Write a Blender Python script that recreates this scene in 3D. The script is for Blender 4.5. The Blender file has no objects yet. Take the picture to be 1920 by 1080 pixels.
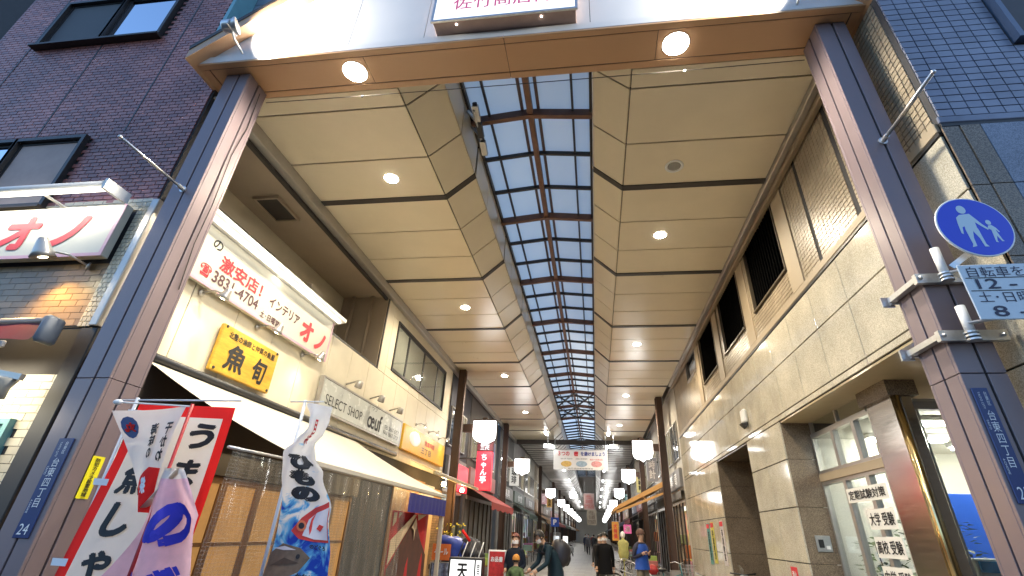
import bpy, bmesh, math, random
from mathutils import Vector, Matrix
random.seed(7)
scene = bpy.context.scene
C = scene.collection

# ------------------------------------------------------------------ camera
cam_d = bpy.data.cameras.new('camera'); cam = bpy.data.objects.new('camera', cam_d); C.objects.link(cam)
cam_d.sensor_width = 36; cam_d.lens = 895 / 1920 * 36
cam_d.shift_x = (960 - 994) / 1920; cam_d.shift_y = (504 - 540) / 1920
cam_d.clip_start = 0.05; cam_d.clip_end = 2000
RX = Vector((0.99232407, 0.11991157, 0.03023512)); RY = Vector((-0.03194889, 0.48477997, -0.87405243)); RZ = Vector((-0.11946638, 0.86637728, 0.48488988))
m = Matrix((RX, -RY, -RZ)).transposed().to_4x4(); m.translation = (0, 0, 1.6)
cam.matrix_world = m
scene.camera = cam
scene.render.engine = 'CYCLES'
scene.cycles.use_denoising = True
scene.cycles.max_bounces = 7; scene.cycles.diffuse_bounces = 4; scene.cycles.glossy_bounces = 3
scene.cycles.transparent_max_bounces = 16; scene.cycles.transmission_bounces = 4
scene.cycles.sample_clamp_indirect = 6.0
scene.cycles.caustics_reflective = False; scene.cycles.caustics_refractive = False

# ------------------------------------------------------------------ world, sun, exposure
SUN_EL, SUN_AZ = 14.0, 60.0          # degrees; azimuth measured from +Y towards +X
w = bpy.data.worlds.new('World'); scene.world = w; w.use_nodes = True
nt = w.node_tree; bg = nt.nodes['Background']
sky = nt.nodes.new('ShaderNodeTexSky'); sky.sky_type = 'NISHITA'; sky.sun_disc = False
sky.sun_elevation = math.radians(SUN_EL); sky.sun_rotation = math.radians(SUN_AZ)
sky.ozone_density = 3.0; sky.dust_density = 3.5; sky.air_density = 0.85
nt.links.new(sky.outputs[0], bg.inputs[0]); bg.inputs[1].default_value = 0.15
sl = bpy.data.lights.new('sun', 'SUN'); sun = bpy.data.objects.new('sun', sl); C.objects.link(sun)
sl.energy = 0.02; sl.angle = math.radians(2); sl.color = (1, 0.6, 0.4)
el, az = math.radians(SUN_EL), math.radians(SUN_AZ)
sun.rotation_euler = Vector((-math.sin(az) * math.cos(el), -math.cos(az) * math.cos(el), -math.sin(el))).to_track_quat('-Z', 'Y').to_euler()
scene.view_settings.view_transform = 'Standard'; scene.view_settings.look = 'None'
scene.view_settings.exposure = 1.9; scene.view_settings.gamma = 1

# ------------------------------------------------------------------ materials
MATS = {}
def mat(name, col, rough=0.6, metal=0.0, var=0.12, scale=6.0, bump=0.0, bscale=40.0, spec=0.5, emit=None, es=0.0, coat=0.0, stretch=None):
    if name in MATS: return MATS[name]
    m = bpy.data.materials.new(name); m.use_nodes = True; N = m.node_tree.nodes; L = m.node_tree.links
    b = N['Principled BSDF']; b.inputs['Roughness'].default_value = rough; b.inputs['Metallic'].default_value = metal
    b.inputs['Specular IOR Level'].default_value = spec; b.inputs['Coat Weight'].default_value = coat
    tc = N.new('ShaderNodeTexCoord'); src = tc.outputs['Object']
    if stretch:
        mp = N.new('ShaderNodeMapping'); mp.inputs['Scale'].default_value = stretch; L.new(src, mp.inputs[0]); src = mp.outputs[0]
    if var > 0:
        n = N.new('ShaderNodeTexNoise'); n.inputs['Scale'].default_value = scale; n.inputs['Detail'].default_value = 5; n.inputs['Roughness'].default_value = 0.65
        L.new(src, n.inputs['Vector'])
        r = N.new('ShaderNodeMapRange'); r.inputs[1].default_value = 0.25; r.inputs[2].default_value = 0.75
        r.inputs[3].default_value = 1 - var; r.inputs[4].default_value = 1 + var * 0.6; L.new(n.outputs[0], r.inputs[0])
        mx = N.new('ShaderNodeMix'); mx.data_type = 'RGBA'; mx.blend_type = 'MULTIPLY'; mx.inputs[0].default_value = 1
        mx.inputs[6].default_value = (*col, 1); L.new(r.outputs[0], mx.inputs[7]); L.new(mx.outputs[2], b.inputs['Base Color'])
        rr = N.new('ShaderNodeMapRange'); rr.inputs[3].default_value = max(0.02, rough - 0.08); rr.inputs[4].default_value = min(1, rough + 0.1)
        L.new(n.outputs[0], rr.inputs[0]); L.new(rr.outputs[0], b.inputs['Roughness'])
    else:
        b.inputs['Base Color'].default_value = (*col, 1)
    if bump > 0:
        n2 = N.new('ShaderNodeTexNoise'); n2.inputs['Scale'].default_value = bscale; n2.inputs['Detail'].default_value = 4; L.new(src, n2.inputs['Vector'])
        bp = N.new('ShaderNodeBump'); bp.inputs['Strength'].default_value = bump; bp.inputs['Distance'].default_value = 0.02
        L.new(n2.outputs[0], bp.inputs['Height']); L.new(bp.outputs[0], b.inputs['Normal'])
    if emit:
        b.inputs['Emission Color'].default_value = (*emit, 1); b.inputs['Emission Strength'].default_value = es
    MATS[name] = m
    return m
def speckle(name, c1, c2, scale, rough, c3=None, spec=0.5):
    m = mat(name, c1, rough, var=0.0, spec=spec); N = m.node_tree.nodes; L = m.node_tree.links; b = N['Principled BSDF']
    if N.get('Voronoi Texture'): return m
    tc = N.new('ShaderNodeTexCoord'); v = N.new('ShaderNodeTexVoronoi'); v.inputs['Scale'].default_value = scale; L.new(tc.outputs['Object'], v.inputs['Vector'])
    n = N.new('ShaderNodeTexNoise'); n.inputs['Scale'].default_value = 1.7; n.inputs['Detail'].default_value = 6; L.new(tc.outputs['Object'], n.inputs['Vector'])
    cr = N.new('ShaderNodeValToRGB'); e = cr.color_ramp.elements; e[0].position = 0.2; e[0].color = (*c1, 1); e[1].position = 0.8; e[1].color = (*c2, 1)
    if c3: q = e.new(0.5); q.color = (*c3, 1)
    sp = N.new('ShaderNodeSeparateColor'); L.new(v.outputs['Color'], sp.inputs[0]); L.new(sp.outputs[0], cr.inputs[0])
    r = N.new('ShaderNodeMapRange'); r.inputs[1].default_value = 0.3; r.inputs[2].default_value = 0.7; r.inputs[3].default_value = 0.8; r.inputs[4].default_value = 1.1; L.new(n.outputs[0], r.inputs[0])
    mx = N.new('ShaderNodeMix'); mx.data_type = 'RGBA'; mx.blend_type = 'MULTIPLY'; mx.inputs[0].default_value = 1
    L.new(cr.outputs[0], mx.inputs[6]); L.new(r.outputs[0], mx.inputs[7]); L.new(mx.outputs[2], b.inputs['Base Color'])
    return m
def tilemat(name, cols, rough, spec=0.5, blotch=(0.75, 1.12), bs=2.2):
    # one colour per tile from the object / island random
    m = mat(name, cols[0], rough, var=0.0, spec=spec); N = m.node_tree.nodes; L = m.node_tree.links; b = N['Principled BSDF']
    at = N.new('ShaderNodeTexCoord'); geo = N.new('ShaderNodeNewGeometry')
    wn = N.new('ShaderNodeTexWhiteNoise'); wn.noise_dimensions = '1D'
    oi = N.new('ShaderNodeObjectInfo'); ad = N.new('ShaderNodeMath'); ad.operation = 'ADD'
    L.new(geo.outputs['Random Per Island'], ad.inputs[0]); L.new(oi.outputs['Random'], ad.inputs[1]); L.new(ad.outputs[0], wn.inputs['W'])
    cr = N.new('ShaderNodeValToRGB'); e = cr.color_ramp.elements; e[0].color = (*cols[0], 1); e[1].color = (*cols[-1], 1)
    for i, c in enumerate(cols[1:-1]): q = e.new((i + 1) / (len(cols) - 1)); q.color = (*c, 1)
    L.new(wn.outputs[0], cr.inputs[0])
    n = N.new('ShaderNodeTexNoise'); n.inputs['Scale'].default_value = bs; n.inputs['Detail'].default_value = 6; L.new(geo.outputs['Position'], n.inputs['Vector'])
    r = N.new('ShaderNodeMapRange'); r.inputs[1].default_value = 0.3; r.inputs[2].default_value = 0.7; r.inputs[3].default_value = blotch[0]; r.inputs[4].default_value = blotch[1]; L.new(n.outputs[0], r.inputs[0])
    mx = N.new('ShaderNodeMix'); mx.data_type = 'RGBA'; mx.blend_type = 'MULTIPLY'; mx.inputs[0].default_value = 1
    L.new(cr.outputs[0], mx.inputs[6]); L.new(r.outputs[0], mx.inputs[7]); L.new(mx.outputs[2], b.inputs['Base Color'])
    return m
def emat(name, col, s):
    if name in MATS: return MATS[name]
    m = bpy.data.materials.new(name); m.use_nodes = True; N = m.node_tree.nodes; N.remove(N['Principled BSDF'])
    e = N.new('ShaderNodeEmission'); e.inputs[0].default_value = (*col, 1); e.inputs[1].default_value = s
    m.node_tree.links.new(e.outputs[0], N['Material Output'].inputs[0]); MATS[name] = m
    return m
def glass(name, tint, alpha, rough=0.05, translucent=0.0, frost=(0.8, 0.85, 0.9), milky=0.0):
    # alpha: share of light passing straight through
    m = bpy.data.materials.new(name); m.use_nodes = True; N = m.node_tree.nodes; L = m.node_tree.links; N.remove(N['Principled BSDF'])
    t = N.new('ShaderNodeBsdfTransparent'); t.inputs[0].default_value = (*tint, 1)
    g = N.new('ShaderNodeBsdfGlossy'); g.inputs['Roughness'].default_value = rough; g.inputs[0].default_value = (0.9, 0.9, 0.9, 1)
    fr = N.new('ShaderNodeLayerWeight'); fr.inputs[0].default_value = 0.2
    mr = N.new('ShaderNodeMapRange'); mr.inputs[3].default_value = 1 - alpha; mr.inputs[4].default_value = min(1.0, 1.45 - alpha); L.new(fr.outputs['Facing'], mr.inputs[0])
    mx = N.new('ShaderNodeMixShader'); L.new(mr.outputs[0], mx.inputs[0]); L.new(t.outputs[0], mx.inputs[1]); L.new(g.outputs[0], mx.inputs[2])
    last = mx
    if translucent > 0:
        tr = N.new('ShaderNodeBsdfTranslucent'); tr.inputs[0].default_value = (*frost, 1)
        m2 = N.new('ShaderNodeMixShader'); m2.inputs[0].default_value = translucent; L.new(mx.outputs[0], m2.inputs[1]); L.new(tr.outputs[0], m2.inputs[2]); last = m2
        if milky > 0: df = N.new('ShaderNodeBsdfDiffuse'); df.inputs[0].default_value = (*frost, 1); m3 = N.new('ShaderNodeMixShader'); m3.inputs[0].default_value = milky; L.new(m2.outputs[0], m3.inputs[1]); L.new(df.outputs[0], m3.inputs[2]); last = m3
    L.new(last.outputs[0], N['Material Output'].inputs[0]); MATS[name] = m
    return m

def sheer(m, f):
    # thin cloth: a share f of the light passes through diffusely
    N = m.node_tree.nodes; L = m.node_tree.links; b = N['Principled BSDF']; out = N['Material Output']
    if N.get('Translucent BSDF'): return m
    t = N.new('ShaderNodeBsdfTranslucent'); i = b.inputs['Base Color']
    if i.is_linked: L.new(i.links[0].from_socket, t.inputs[0])
    else: t.inputs[0].default_value = i.default_value
    x = N.new('ShaderNodeMixShader'); x.inputs[0].default_value = f; L.new(b.outputs[0], x.inputs[1]); L.new(t.outputs[0], x.inputs[2]); L.new(x.outputs[0], out.inputs[0]); return m
# ------------------------------------------------------------------ mesh helpers
class K:
    def __init__(s): s.v = []; s.f = []
    def add(s, vs, fs):
        o = len(s.v); s.v += [tuple(p) for p in vs]; s.f += [tuple(i + o for i in f) for f in fs]; return s
    def box(s, x0, x1, y0, y1, z0, z1):
        return s.add([(x0,y0,z0),(x1,y0,z0),(x1,y1,z0),(x0,y1,z0),(x0,y0,z1),(x1,y0,z1),(x1,y1,z1),(x0,y1,z1)],
                     [(0,3,2,1),(4,5,6,7),(0,1,5,4),(1,2,6,5),(2,3,7,6),(3,0,4,7)])
    def bbox(s, x0, x1, y0, y1, z0, z1, b=0.008):
        # box with all edges chamfered
        b = min(b, (x1-x0)*.45, (y1-y0)*.45, (z1-z0)*.45)
        bm = bmesh.new(); bmesh.ops.create_cube(bm, size=1.0)
        for v in bm.verts: v.co = ((x0+x1)/2 + v.co.x*(x1-x0), (y0+y1)/2 + v.co.y*(y1-y0), (z0+z1)/2 + v.co.z*(z1-z0))
        bmesh.ops.bevel(bm, geom=bm.edges[:], offset=b, segments=1, affect='EDGES')
        bm.verts.index_update(); s.add([v.co[:] for v in bm.verts], [[v.index for v in f.verts] for f in bm.faces]); bm.free(); return s
    def obox(s, c, u, v, n, hu, hv, hn):
        # oriented box, centre c, unit axes u v n with half sizes
        c, u, v, n = map(Vector, (c, u, v, n)); P = []
        for k in (-1, 1):
            for a, b in ((-1,-1),(1,-1),(1,1),(-1,1)): P.append(c + u*a*hu + v*b*hv + n*k*hn)
        return s.add(P, [(0,3,2,1),(4,5,6,7),(0,1,5,4),(1,2,6,5),(2,3,7,6),(3,0,4,7)])
    def beam(s, a, b, wdt, hgt, up=(0,0,1)):
        a, b = Vector(a), Vector(b); n = (b-a).normalized(); up = Vector(up)
        if abs(n.dot(up)) > 0.98: up = Vector((0,1,0))
        u = n.cross(up).normalized(); v = u.cross(n)
        return s.obox((a+b)/2, u, v, n, wdt/2, hgt/2, (b-a).length/2)
    def prism(s, pts, d):
        # planar polygon pts extruded by vector d
        n = len(pts); d = Vector(d); P = [Vector(p) for p in pts]
        return s.add(P + [p+d for p in P], [tuple(range(n))[::-1], tuple(range(n, 2*n))] + [(i, (i+1)%n, n+(i+1)%n, n+i) for i in range(n)])
    def tube(s, pts, rad, seg=8, cap=True):
        pts = [Vector(p) for p in pts]; R = rad if isinstance(rad, (list, tuple)) else [rad]*len(pts); o = []; fs = []
        t0 = (pts[1]-pts[0]).normalized(); a = Vector((0,0,1)) if abs(t0.z) < .9 else Vector((1,0,0)); u = t0.cross(a).normalized()
        for i, p in enumerate(pts):
            t = (pts[min(i+1, len(pts)-1)] - pts[max(i-1, 0)]).normalized(); u = (u - t*u.dot(t)).normalized(); v = t.cross(u)
            for k in range(seg): q = 2*math.pi*k/seg; o.append(p + (u*math.cos(q) + v*math.sin(q))*R[i])
        for i in range(len(pts)-1):
            for k in range(seg): fs.append((i*seg+k, i*seg+(k+1)%seg, (i+1)*seg+(k+1)%seg, (i+1)*seg+k))
        if cap: fs += [tuple(range(seg))[::-1], tuple(range((len(pts)-1)*seg, len(pts)*seg))]
        return s.add(o, fs)
    def lathe(s, c, axis, prof, seg=20):
        # prof: list of (radius, distance along axis)
        c, n = Vector(c), Vector(axis).normalized(); a = Vector((0,0,1)) if abs(n.z) < .9 else Vector((1,0,0)); u = n.cross(a).normalized(); v = n.cross(u); o = []; fs = []
        for r, h in prof:
            for k in range(seg): q = 2*math.pi*k/seg; o.append(c + n*h + (u*math.cos(q) + v*math.sin(q))*max(r, 1e-4))
        for i in range(len(prof)-1):
            for k in range(seg): fs.append((i*seg+k, i*seg+(k+1)%seg, (i+1)*seg+(k+1)%seg, (i+1)*seg+k))
        fs += [tuple(range(seg))[::-1], tuple(range((len(prof)-1)*seg, len(prof)*seg))]
        return s.add(o, fs)
    def ball(s, c, r, su=12, sv=8, sc=(1,1,1)):
        c = Vector(c); o = []; fs = []
        for i in range(sv+1):
            t = math.pi*i/sv
            for k in range(su): q = 2*math.pi*k/su; o.append(c + Vector((r*sc[0]*math.sin(t)*math.cos(q), r*sc[1]*math.sin(t)*math.sin(q), r*sc[2]*math.cos(t))))
        for i in range(sv):
            for k in range(su): fs.append((i*su+k, (i+1)*su+k, (i+1)*su+(k+1)%su, i*su+(k+1)%su))
        return s.add(o, fs)
    def grid(s, fn, nu, nv):
        o = [fn(i/nu, j/nv) for j in range(nv+1) for i in range(nu+1)]
        return s.add(o, [(j*(nu+1)+i, j*(nu+1)+i+1, (j+1)*(nu+1)+i+1, (j+1)*(nu+1)+i) for j in range(nv) for i in range(nu)])
    def build(s, name, m, parent=None, smooth=False, label=None, kind=None):
        me = bpy.data.meshes.new(name); me.from_pydata([tuple(p) for p in s.v], [], s.f)
        if isinstance(m, (list, tuple)):
            for q in m: me.materials.append(q)
        else: me.materials.append(m)
        if smooth:
            for p in me.polygons: p.use_smooth = True
        me.update(); o = bpy.data.objects.new(name, me); C.objects.link(o); attach(o, parent)
        if label: o['label'] = label
        if kind: o['kind'] = kind
        return o
def attach(o, parent):
    if parent is None: return
    o.parent = parent
    if parent.type == 'EMPTY': o.matrix_parent_inverse = Matrix.Translation(-parent.location)
def thing(name, label, cat, loc=(0,0,0), group=None):
    o = bpy.data.objects.new(name, None); C.objects.link(o); o.location = loc; o.empty_display_size = 0.1
    o['label'] = label; o['category'] = cat
    if group: o['group'] = group
    return o
def tag(o, label, cat, group=None):
    o['label'] = label; o['category'] = cat
    if group: o['group'] = group
    return o
def box(name, m, x0, x1, y0, y1, z0, z1, parent=None, b=0.0, **kw):
    k = K(); (k.bbox(x0,x1,y0,y1,z0,z1,b) if b else k.box(x0,x1,y0,y1,z0,z1)); return k.build(name, m, parent, **kw)
def dup(root, loc, label=None, rotz=None):
    r = root.copy(); C.objects.link(r); r.location = loc
    if rotz is not None: r.rotation_euler = (0,0,rotz)
    if label: r['label'] = label
    for ch in list(root.children):
        c = ch.copy(); C.objects.link(c); c.parent = r; c.matrix_parent_inverse = ch.matrix_parent_inverse.copy()
        for g in ch.children:
            d = g.copy(); C.objects.link(d); d.parent = c
    return r
_TX = {}
def textpoly(body, bold=0.0, shear=0.0, line=1.0):
    key = (body, bold, shear, line)
    if key not in _TX:
        cu = bpy.data.curves.new('t', 'FONT'); cu.body = body; cu.size = 1; cu.offset = bold; cu.shear = shear; cu.space_line = line
        cu.align_x = 'CENTER'; cu.resolution_u = 3; cu.fill_mode = 'FRONT'
        o = bpy.data.objects.new('t', cu); me = bpy.data.meshes.new_from_object(o)
        vs = [(v.co.x, v.co.y) for v in me.vertices]; fs = [tuple(p.vertices) for p in me.polygons]
        bpy.data.objects.remove(o); bpy.data.meshes.remove(me); _TX[key] = (vs, fs)
    return _TX[key]
def fitted(body, wd, ht, bold, shear=0.0, line=1.0):
    vs, fs = textpoly(body, 0.0, shear, line)
    if not vs: return [], []
    # heavier strokes: the outline is laid down again, shifted all round, each layer a hair prouder
    sh = [(0, 0)] + ([(bold*math.cos(i*math.pi/3), bold*math.sin(i*math.pi/3)) for i in range(6)] if bold > 0 else [])
    n = len(vs); V = [(x+a, y+b, l) for l, (a, b) in enumerate(sh) for x, y in vs]; F = [tuple(i + n*l for i in f) for l in range(len(sh)) for f in fs]
    xs = [v[0] for v in V]; ys = [v[1] for v in V]; x0, x1, y0, y1 = min(xs), max(xs), min(ys), max(ys)
    sx, sy = wd/max(x1-x0, 1e-6), ht/max(y1-y0, 1e-6)
    return [((x-(x0+x1)/2)*sx, (y-(y0+y1)/2)*sy, l) for x, y, l in V], F
def lettering(parent, body, c, u, v, wd, ht, m, bold=0.0, shear=0.0, line=1.0, name='lettering'):
    vs, fs = fitted(body, wd, ht, bold, shear, line); c, u, v = Vector(c), Vector(u).normalized(), Vector(v).normalized()
    n = u.cross(v); k = K(); k.add([c + u*a + v*b + n*(l*0.0004) for a, b, l in vs], fs); return k.build(name, m, parent)
def vert(s): return '\n'.join(s)
_TILE = {}
def tiles(parent, o, u, v, n, nu, nv, tw, th, depth, m, skip=None, single=300, running=False, gap=0.006, name='tile'):
    # real tiles set on a wall: the ones nearest to the camera are objects of their own, the rest one mesh
    o, u, v, n = Vector(o), Vector(u), Vector(v), Vector(n); cells = []
    for j in range(nv):
        for i in range(nu + (1 if running and j % 2 else 0)):
            a = (i + 0.5 - (0.5 if running and j % 2 else 0)) * tw; b = (j + 0.5) * th; h = tw/2
            a0, a1 = max(a-h, 0), min(a+h, nu*tw)
            if a1 - a0 < 0.02 or (skip and skip((a0+a1)/2, b)): continue
            cells.append(((a0+a1)/2, b, a1-a0))
    CAM = Vector((0,0,1.6)); cells.sort(key=lambda c: (o+u*c[0]+v*c[1]-CAM).length)
    key = (name, tw, th, depth)
    if key not in _TILE:
        k = K(); k.obox((0,0,0), (1,0,0), (0,1,0), (0,0,1), (tw-gap)/2, (th-gap)/2, depth/2); me = bpy.data.meshes.new(name)
        me.from_pydata(k.v, [], k.f); me.materials.append(m); _TILE[key] = me
    me = _TILE[key]; rest = K(); cnt = 0
    M = Matrix((u, v, n)).transposed().to_4x4()
    for a, b, wd in cells:
        if cnt < single and wd > tw*0.95:
            q = bpy.data.objects.new(name, me); C.objects.link(q)
            mm = M.copy(); mm.translation = o + u*a + v*b + n*(depth/2 + random.uniform(0, 0.002)); q.matrix_basis = mm; attach(q, parent); cnt += 1
        else: rest.obox(o + u*a + v*b + n*(depth/2 + random.uniform(0, 0.002)), u, v, n, (wd-gap)/2, (th-gap)/2, depth/2)
    if rest.v: rest.build(name + '_field', m, parent, kind='stuff')
def light(parent, name, kind, loc, energy, col, size=0.1, direction=None, angle=None, blend=0.5):
    d = bpy.data.lights.new(name, kind); d.energy = energy; d.color = col
    if kind == 'AREA': d.size = size
    else: d.shadow_soft_size = size
    if kind == 'SPOT' and angle: d.spot_size = math.radians(angle); d.spot_blend = blend
    o = bpy.data.objects.new(name, d); C.objects.link(o); o.location = loc
    if direction: o.rotation_euler = Vector(direction).to_track_quat('-Z', 'Y').to_euler()
    attach(o, parent); return o
XX, YY, ZZ = (1,0,0), (0,1,0), (0,0,1)
# ------------------------------------------------------------------ base materials
M_ceil = mat('ceiling_panel_paint', (0.72, 0.64, 0.48), 0.30, var=0.05, scale=1.5)
M_ceil2 = mat('ceiling_panel_cool_lit', (0.55, 0.53, 0.50), 0.3, var=0.05, scale=1.5)  # far ceiling: the tone of its cooler lamps is put into the colour
M_dark = mat('dark_steel', (0.035, 0.028, 0.024), 0.5, var=0.2)
M_brown = mat('brown_steel', (0.085, 0.05, 0.038), 0.42, var=0.2, scale=3)
M_rust = mat('rust_brown_steel', (0.16, 0.075, 0.045), 0.5, var=0.25, scale=5)
M_mauve = mat('mauve_panel', (0.215, 0.165, 0.175), 0.34, var=0.06, scale=2, metal=0.15)
M_beam = mat('tan_soffit_panel', (0.55, 0.33, 0.18), 0.35, var=0.05, scale=1.2)
M_white = mat('white_paint', (0.78, 0.78, 0.76), 0.45, var=0.05)
M_ped = mat('pediment_panel', (0.70, 0.70, 0.70), 0.4, var=0.04, scale=1)
M_steel = mat('galvanised_steel', (0.55, 0.56, 0.57), 0.35, metal=0.85, var=0.15, scale=20)
M_stain = mat('stainless_steel', (0.62, 0.58, 0.53), 0.17, metal=1.0, var=0.06, scale=2, stretch=(1, 1, 14))
M_alu = mat('aluminium_frame', (0.45, 0.43, 0.40), 0.35, metal=0.7, var=0.08)
M_black = mat('black_plastic', (0.02, 0.02, 0.022), 0.45, var=0.1)
M_ink = mat('black_ink', (0.012, 0.012, 0.014), 0.6, var=0)
M_redink = mat('red_ink', (0.62, 0.03, 0.045), 0.55, var=0)
M_whiteink = mat('white_ink', (0.82, 0.82, 0.82), 0.5, var=0)
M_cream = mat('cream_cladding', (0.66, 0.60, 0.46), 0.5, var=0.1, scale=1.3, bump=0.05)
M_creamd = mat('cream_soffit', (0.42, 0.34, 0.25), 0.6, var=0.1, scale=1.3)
M_grout = mat('grout', (0.05, 0.048, 0.05), 0.9, var=0.2)
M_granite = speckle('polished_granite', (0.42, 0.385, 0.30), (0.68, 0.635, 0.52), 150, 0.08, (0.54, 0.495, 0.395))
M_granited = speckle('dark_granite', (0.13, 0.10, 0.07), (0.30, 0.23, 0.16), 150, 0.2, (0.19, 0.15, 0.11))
M_brick = tilemat('brown_brick_tile', [(0.31, 0.12, 0.11), (0.42, 0.16, 0.135), (0.24, 0.10, 0.10), (0.46, 0.185, 0.155)], 0.4, 0.5, (0.55, 1.25), 0.8)  # wide blotches: staining, plus soft shadow patches put into the colour
M_btile = tilemat('pale_blue_grey_tile', [(0.20, 0.22, 0.29), (0.24, 0.26, 0.33), (0.22, 0.24, 0.32)], 0.25)
M_ttile = tilemat('beige_tile', [(0.33, 0.27, 0.19), (0.38, 0.31, 0.22), (0.35, 0.29, 0.2)], 0.35)
M_wtile = tilemat('golden_brick_tile', [(0.25, 0.16, 0.08), (0.32, 0.21, 0.11), (0.20, 0.13, 0.065), (0.28, 0.185, 0.095)], 0.35)
M_ctile = tilemat('cream_brick_tile', [(0.62, 0.55, 0.40), (0.7, 0.62, 0.46), (0.58, 0.5, 0.36)], 0.4)
M_glass = glass('window_glass', (0.93, 0.96, 0.95), 0.97)
M_dglass = mat('dark_window_glass', (0.03, 0.035, 0.045), 0.06, var=0.0, spec=1.0)
M_sky = glass('skylight_polycarbonate', (0.92, 0.95, 0.96), 0.97, 0.25, 0.65, (0.93, 0.97, 0.94), 0.26)
M_grey = mat('grey_concrete', (0.30, 0.29, 0.27), 0.75, var=0.2, scale=2, bump=0.1)

# ------------------------------------------------------------------ ground
def pave_mat():
    m = mat('paving', (0.23, 0.21, 0.18), 0.45, var=0.2, scale=0.8); N = m.node_tree.nodes; L = m.node_tree.links; b = N['Principled BSDF']
    br = N.new('ShaderNodeTexBrick'); br.inputs['Scale'].default_value = 1.0; br.inputs['Brick Width'].default_value = 0.6; br.inputs['Row Height'].default_value = 0.6
    br.inputs['Mortar Size'].default_value = 0.008; br.inputs['Color1'].default_value = (0.26, 0.24, 0.20, 1); br.inputs['Color2'].default_value = (0.20, 0.18, 0.155, 1); br.inputs['Mortar'].default_value = (0.1, 0.09, 0.08, 1)
    tc = N.new('ShaderNodeTexCoord'); L.new(tc.outputs['Object'], br.inputs['Vector'])
    mx = next(n for n in N if n.bl_idname == 'ShaderNodeMix'); L.new(br.outputs[0], mx.inputs[6])
    return m
k = K(); k.grid(lambda a, b: (-400 + 800*a, -300 + 900*b, 0), 8, 8)
g = k.build('ground', mat('asphalt', (0.05, 0.05, 0.052), 0.85, var=0.25, scale=8, bump=0.2)); g['kind'] = 'structure'
k = K(); k.add([(-6.2, 4.2, 0.004), (3.9, 4.2, 0.004), (3.9, 300, 0.004), (-6.2, 300, 0.004)], [(0,1,2,3)])
g = k.build('arcade_pavement', pave_mat()); g['kind'] = 'structure'

# ------------------------------------------------------------------ entrance gate
gate = thing('entrance_gate', 'tan and mauve steel gate with lit white gable at the arcade mouth', 'gate', (-0.93, 4.4, 0))
def gate_column(x0, x1):
    col = box('column', M_dark, x0+0.02, x1-0.02, 4.22, 4.58, 0, 7.4, gate)
    xm = (x0+x1)/2 + 0.02; ym = 4.40; gv = 0.011
    zs = [0, 2.85, 7.398]
    for z0, z1 in zip(zs, zs[1:]):
        zb = z1 - (0.006 if z1 < 7 else 0)
        for a, b, c, d in ((x0, xm-gv, 4.2, 4.235), (xm+gv, x1, 4.2, 4.235), (x0, xm-gv, 4.565, 4.6), (xm+gv, x1, 4.565, 4.6)):
            box('cladding_panel', M_mauve, a, b, c, d, z0, zb, col, 0.004)
        for a, b in ((x0, x0+0.035), (x1-0.035, x1)):
            box('cladding_panel', M_mauve, a, b, 4.237, ym-gv, z0, zb, col, 0.003)
            box('cladding_panel', M_mauve, a, b, ym+gv, 4.563, z0, zb, col, 0.003)
    return col
gate_column(-5.21, -4.83); gate_column(2.98, 3.33)
GX0, GX1 = -5.54, 3.50; XC = -1.02; YF = 4.0; YB = 4.66; ZS = 7.4
# soffit: front strip, three middle panels, rear strip; all with dark joints between
bm_ = box('beam_core', M_dark, GX0+0.05, GX1-0.05, YF+0.03, YB-0.02, ZS+0.012, 8.4, gate)
for a, b in ((GX0, XC-0.004), (XC+0.004, GX1)):
    box('soffit_strip', M_beam, a, b, YF, 4.09, ZS, ZS+0.03, gate, 0.003)
    box('soffit_strip', M_beam, a, b, 4.555, YB, ZS, ZS+0.03, gate, 0.003)
xs = [GX0+0.13, -3.05, XC, 1.02, GX1-0.13]
for a, b in zip(xs, xs[1:]): box('soffit_panel', M_beam, a+0.003, b-0.003, 4.102, 4.543, ZS+0.004, ZS+0.03, gate, 0.003)
for a, b in ((GX0, GX0+0.118), (GX1-0.118, GX1)): box('soffit_end_strip', M_beam, a, b, 4.1, 4.545, ZS+0.001, ZS+0.03, gate, 0.003)
box('fascia_lip', M_ped, GX0, GX1, YF-0.004, YF+0.028, ZS+0.032, 7.56, gate, 0.004)
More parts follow.
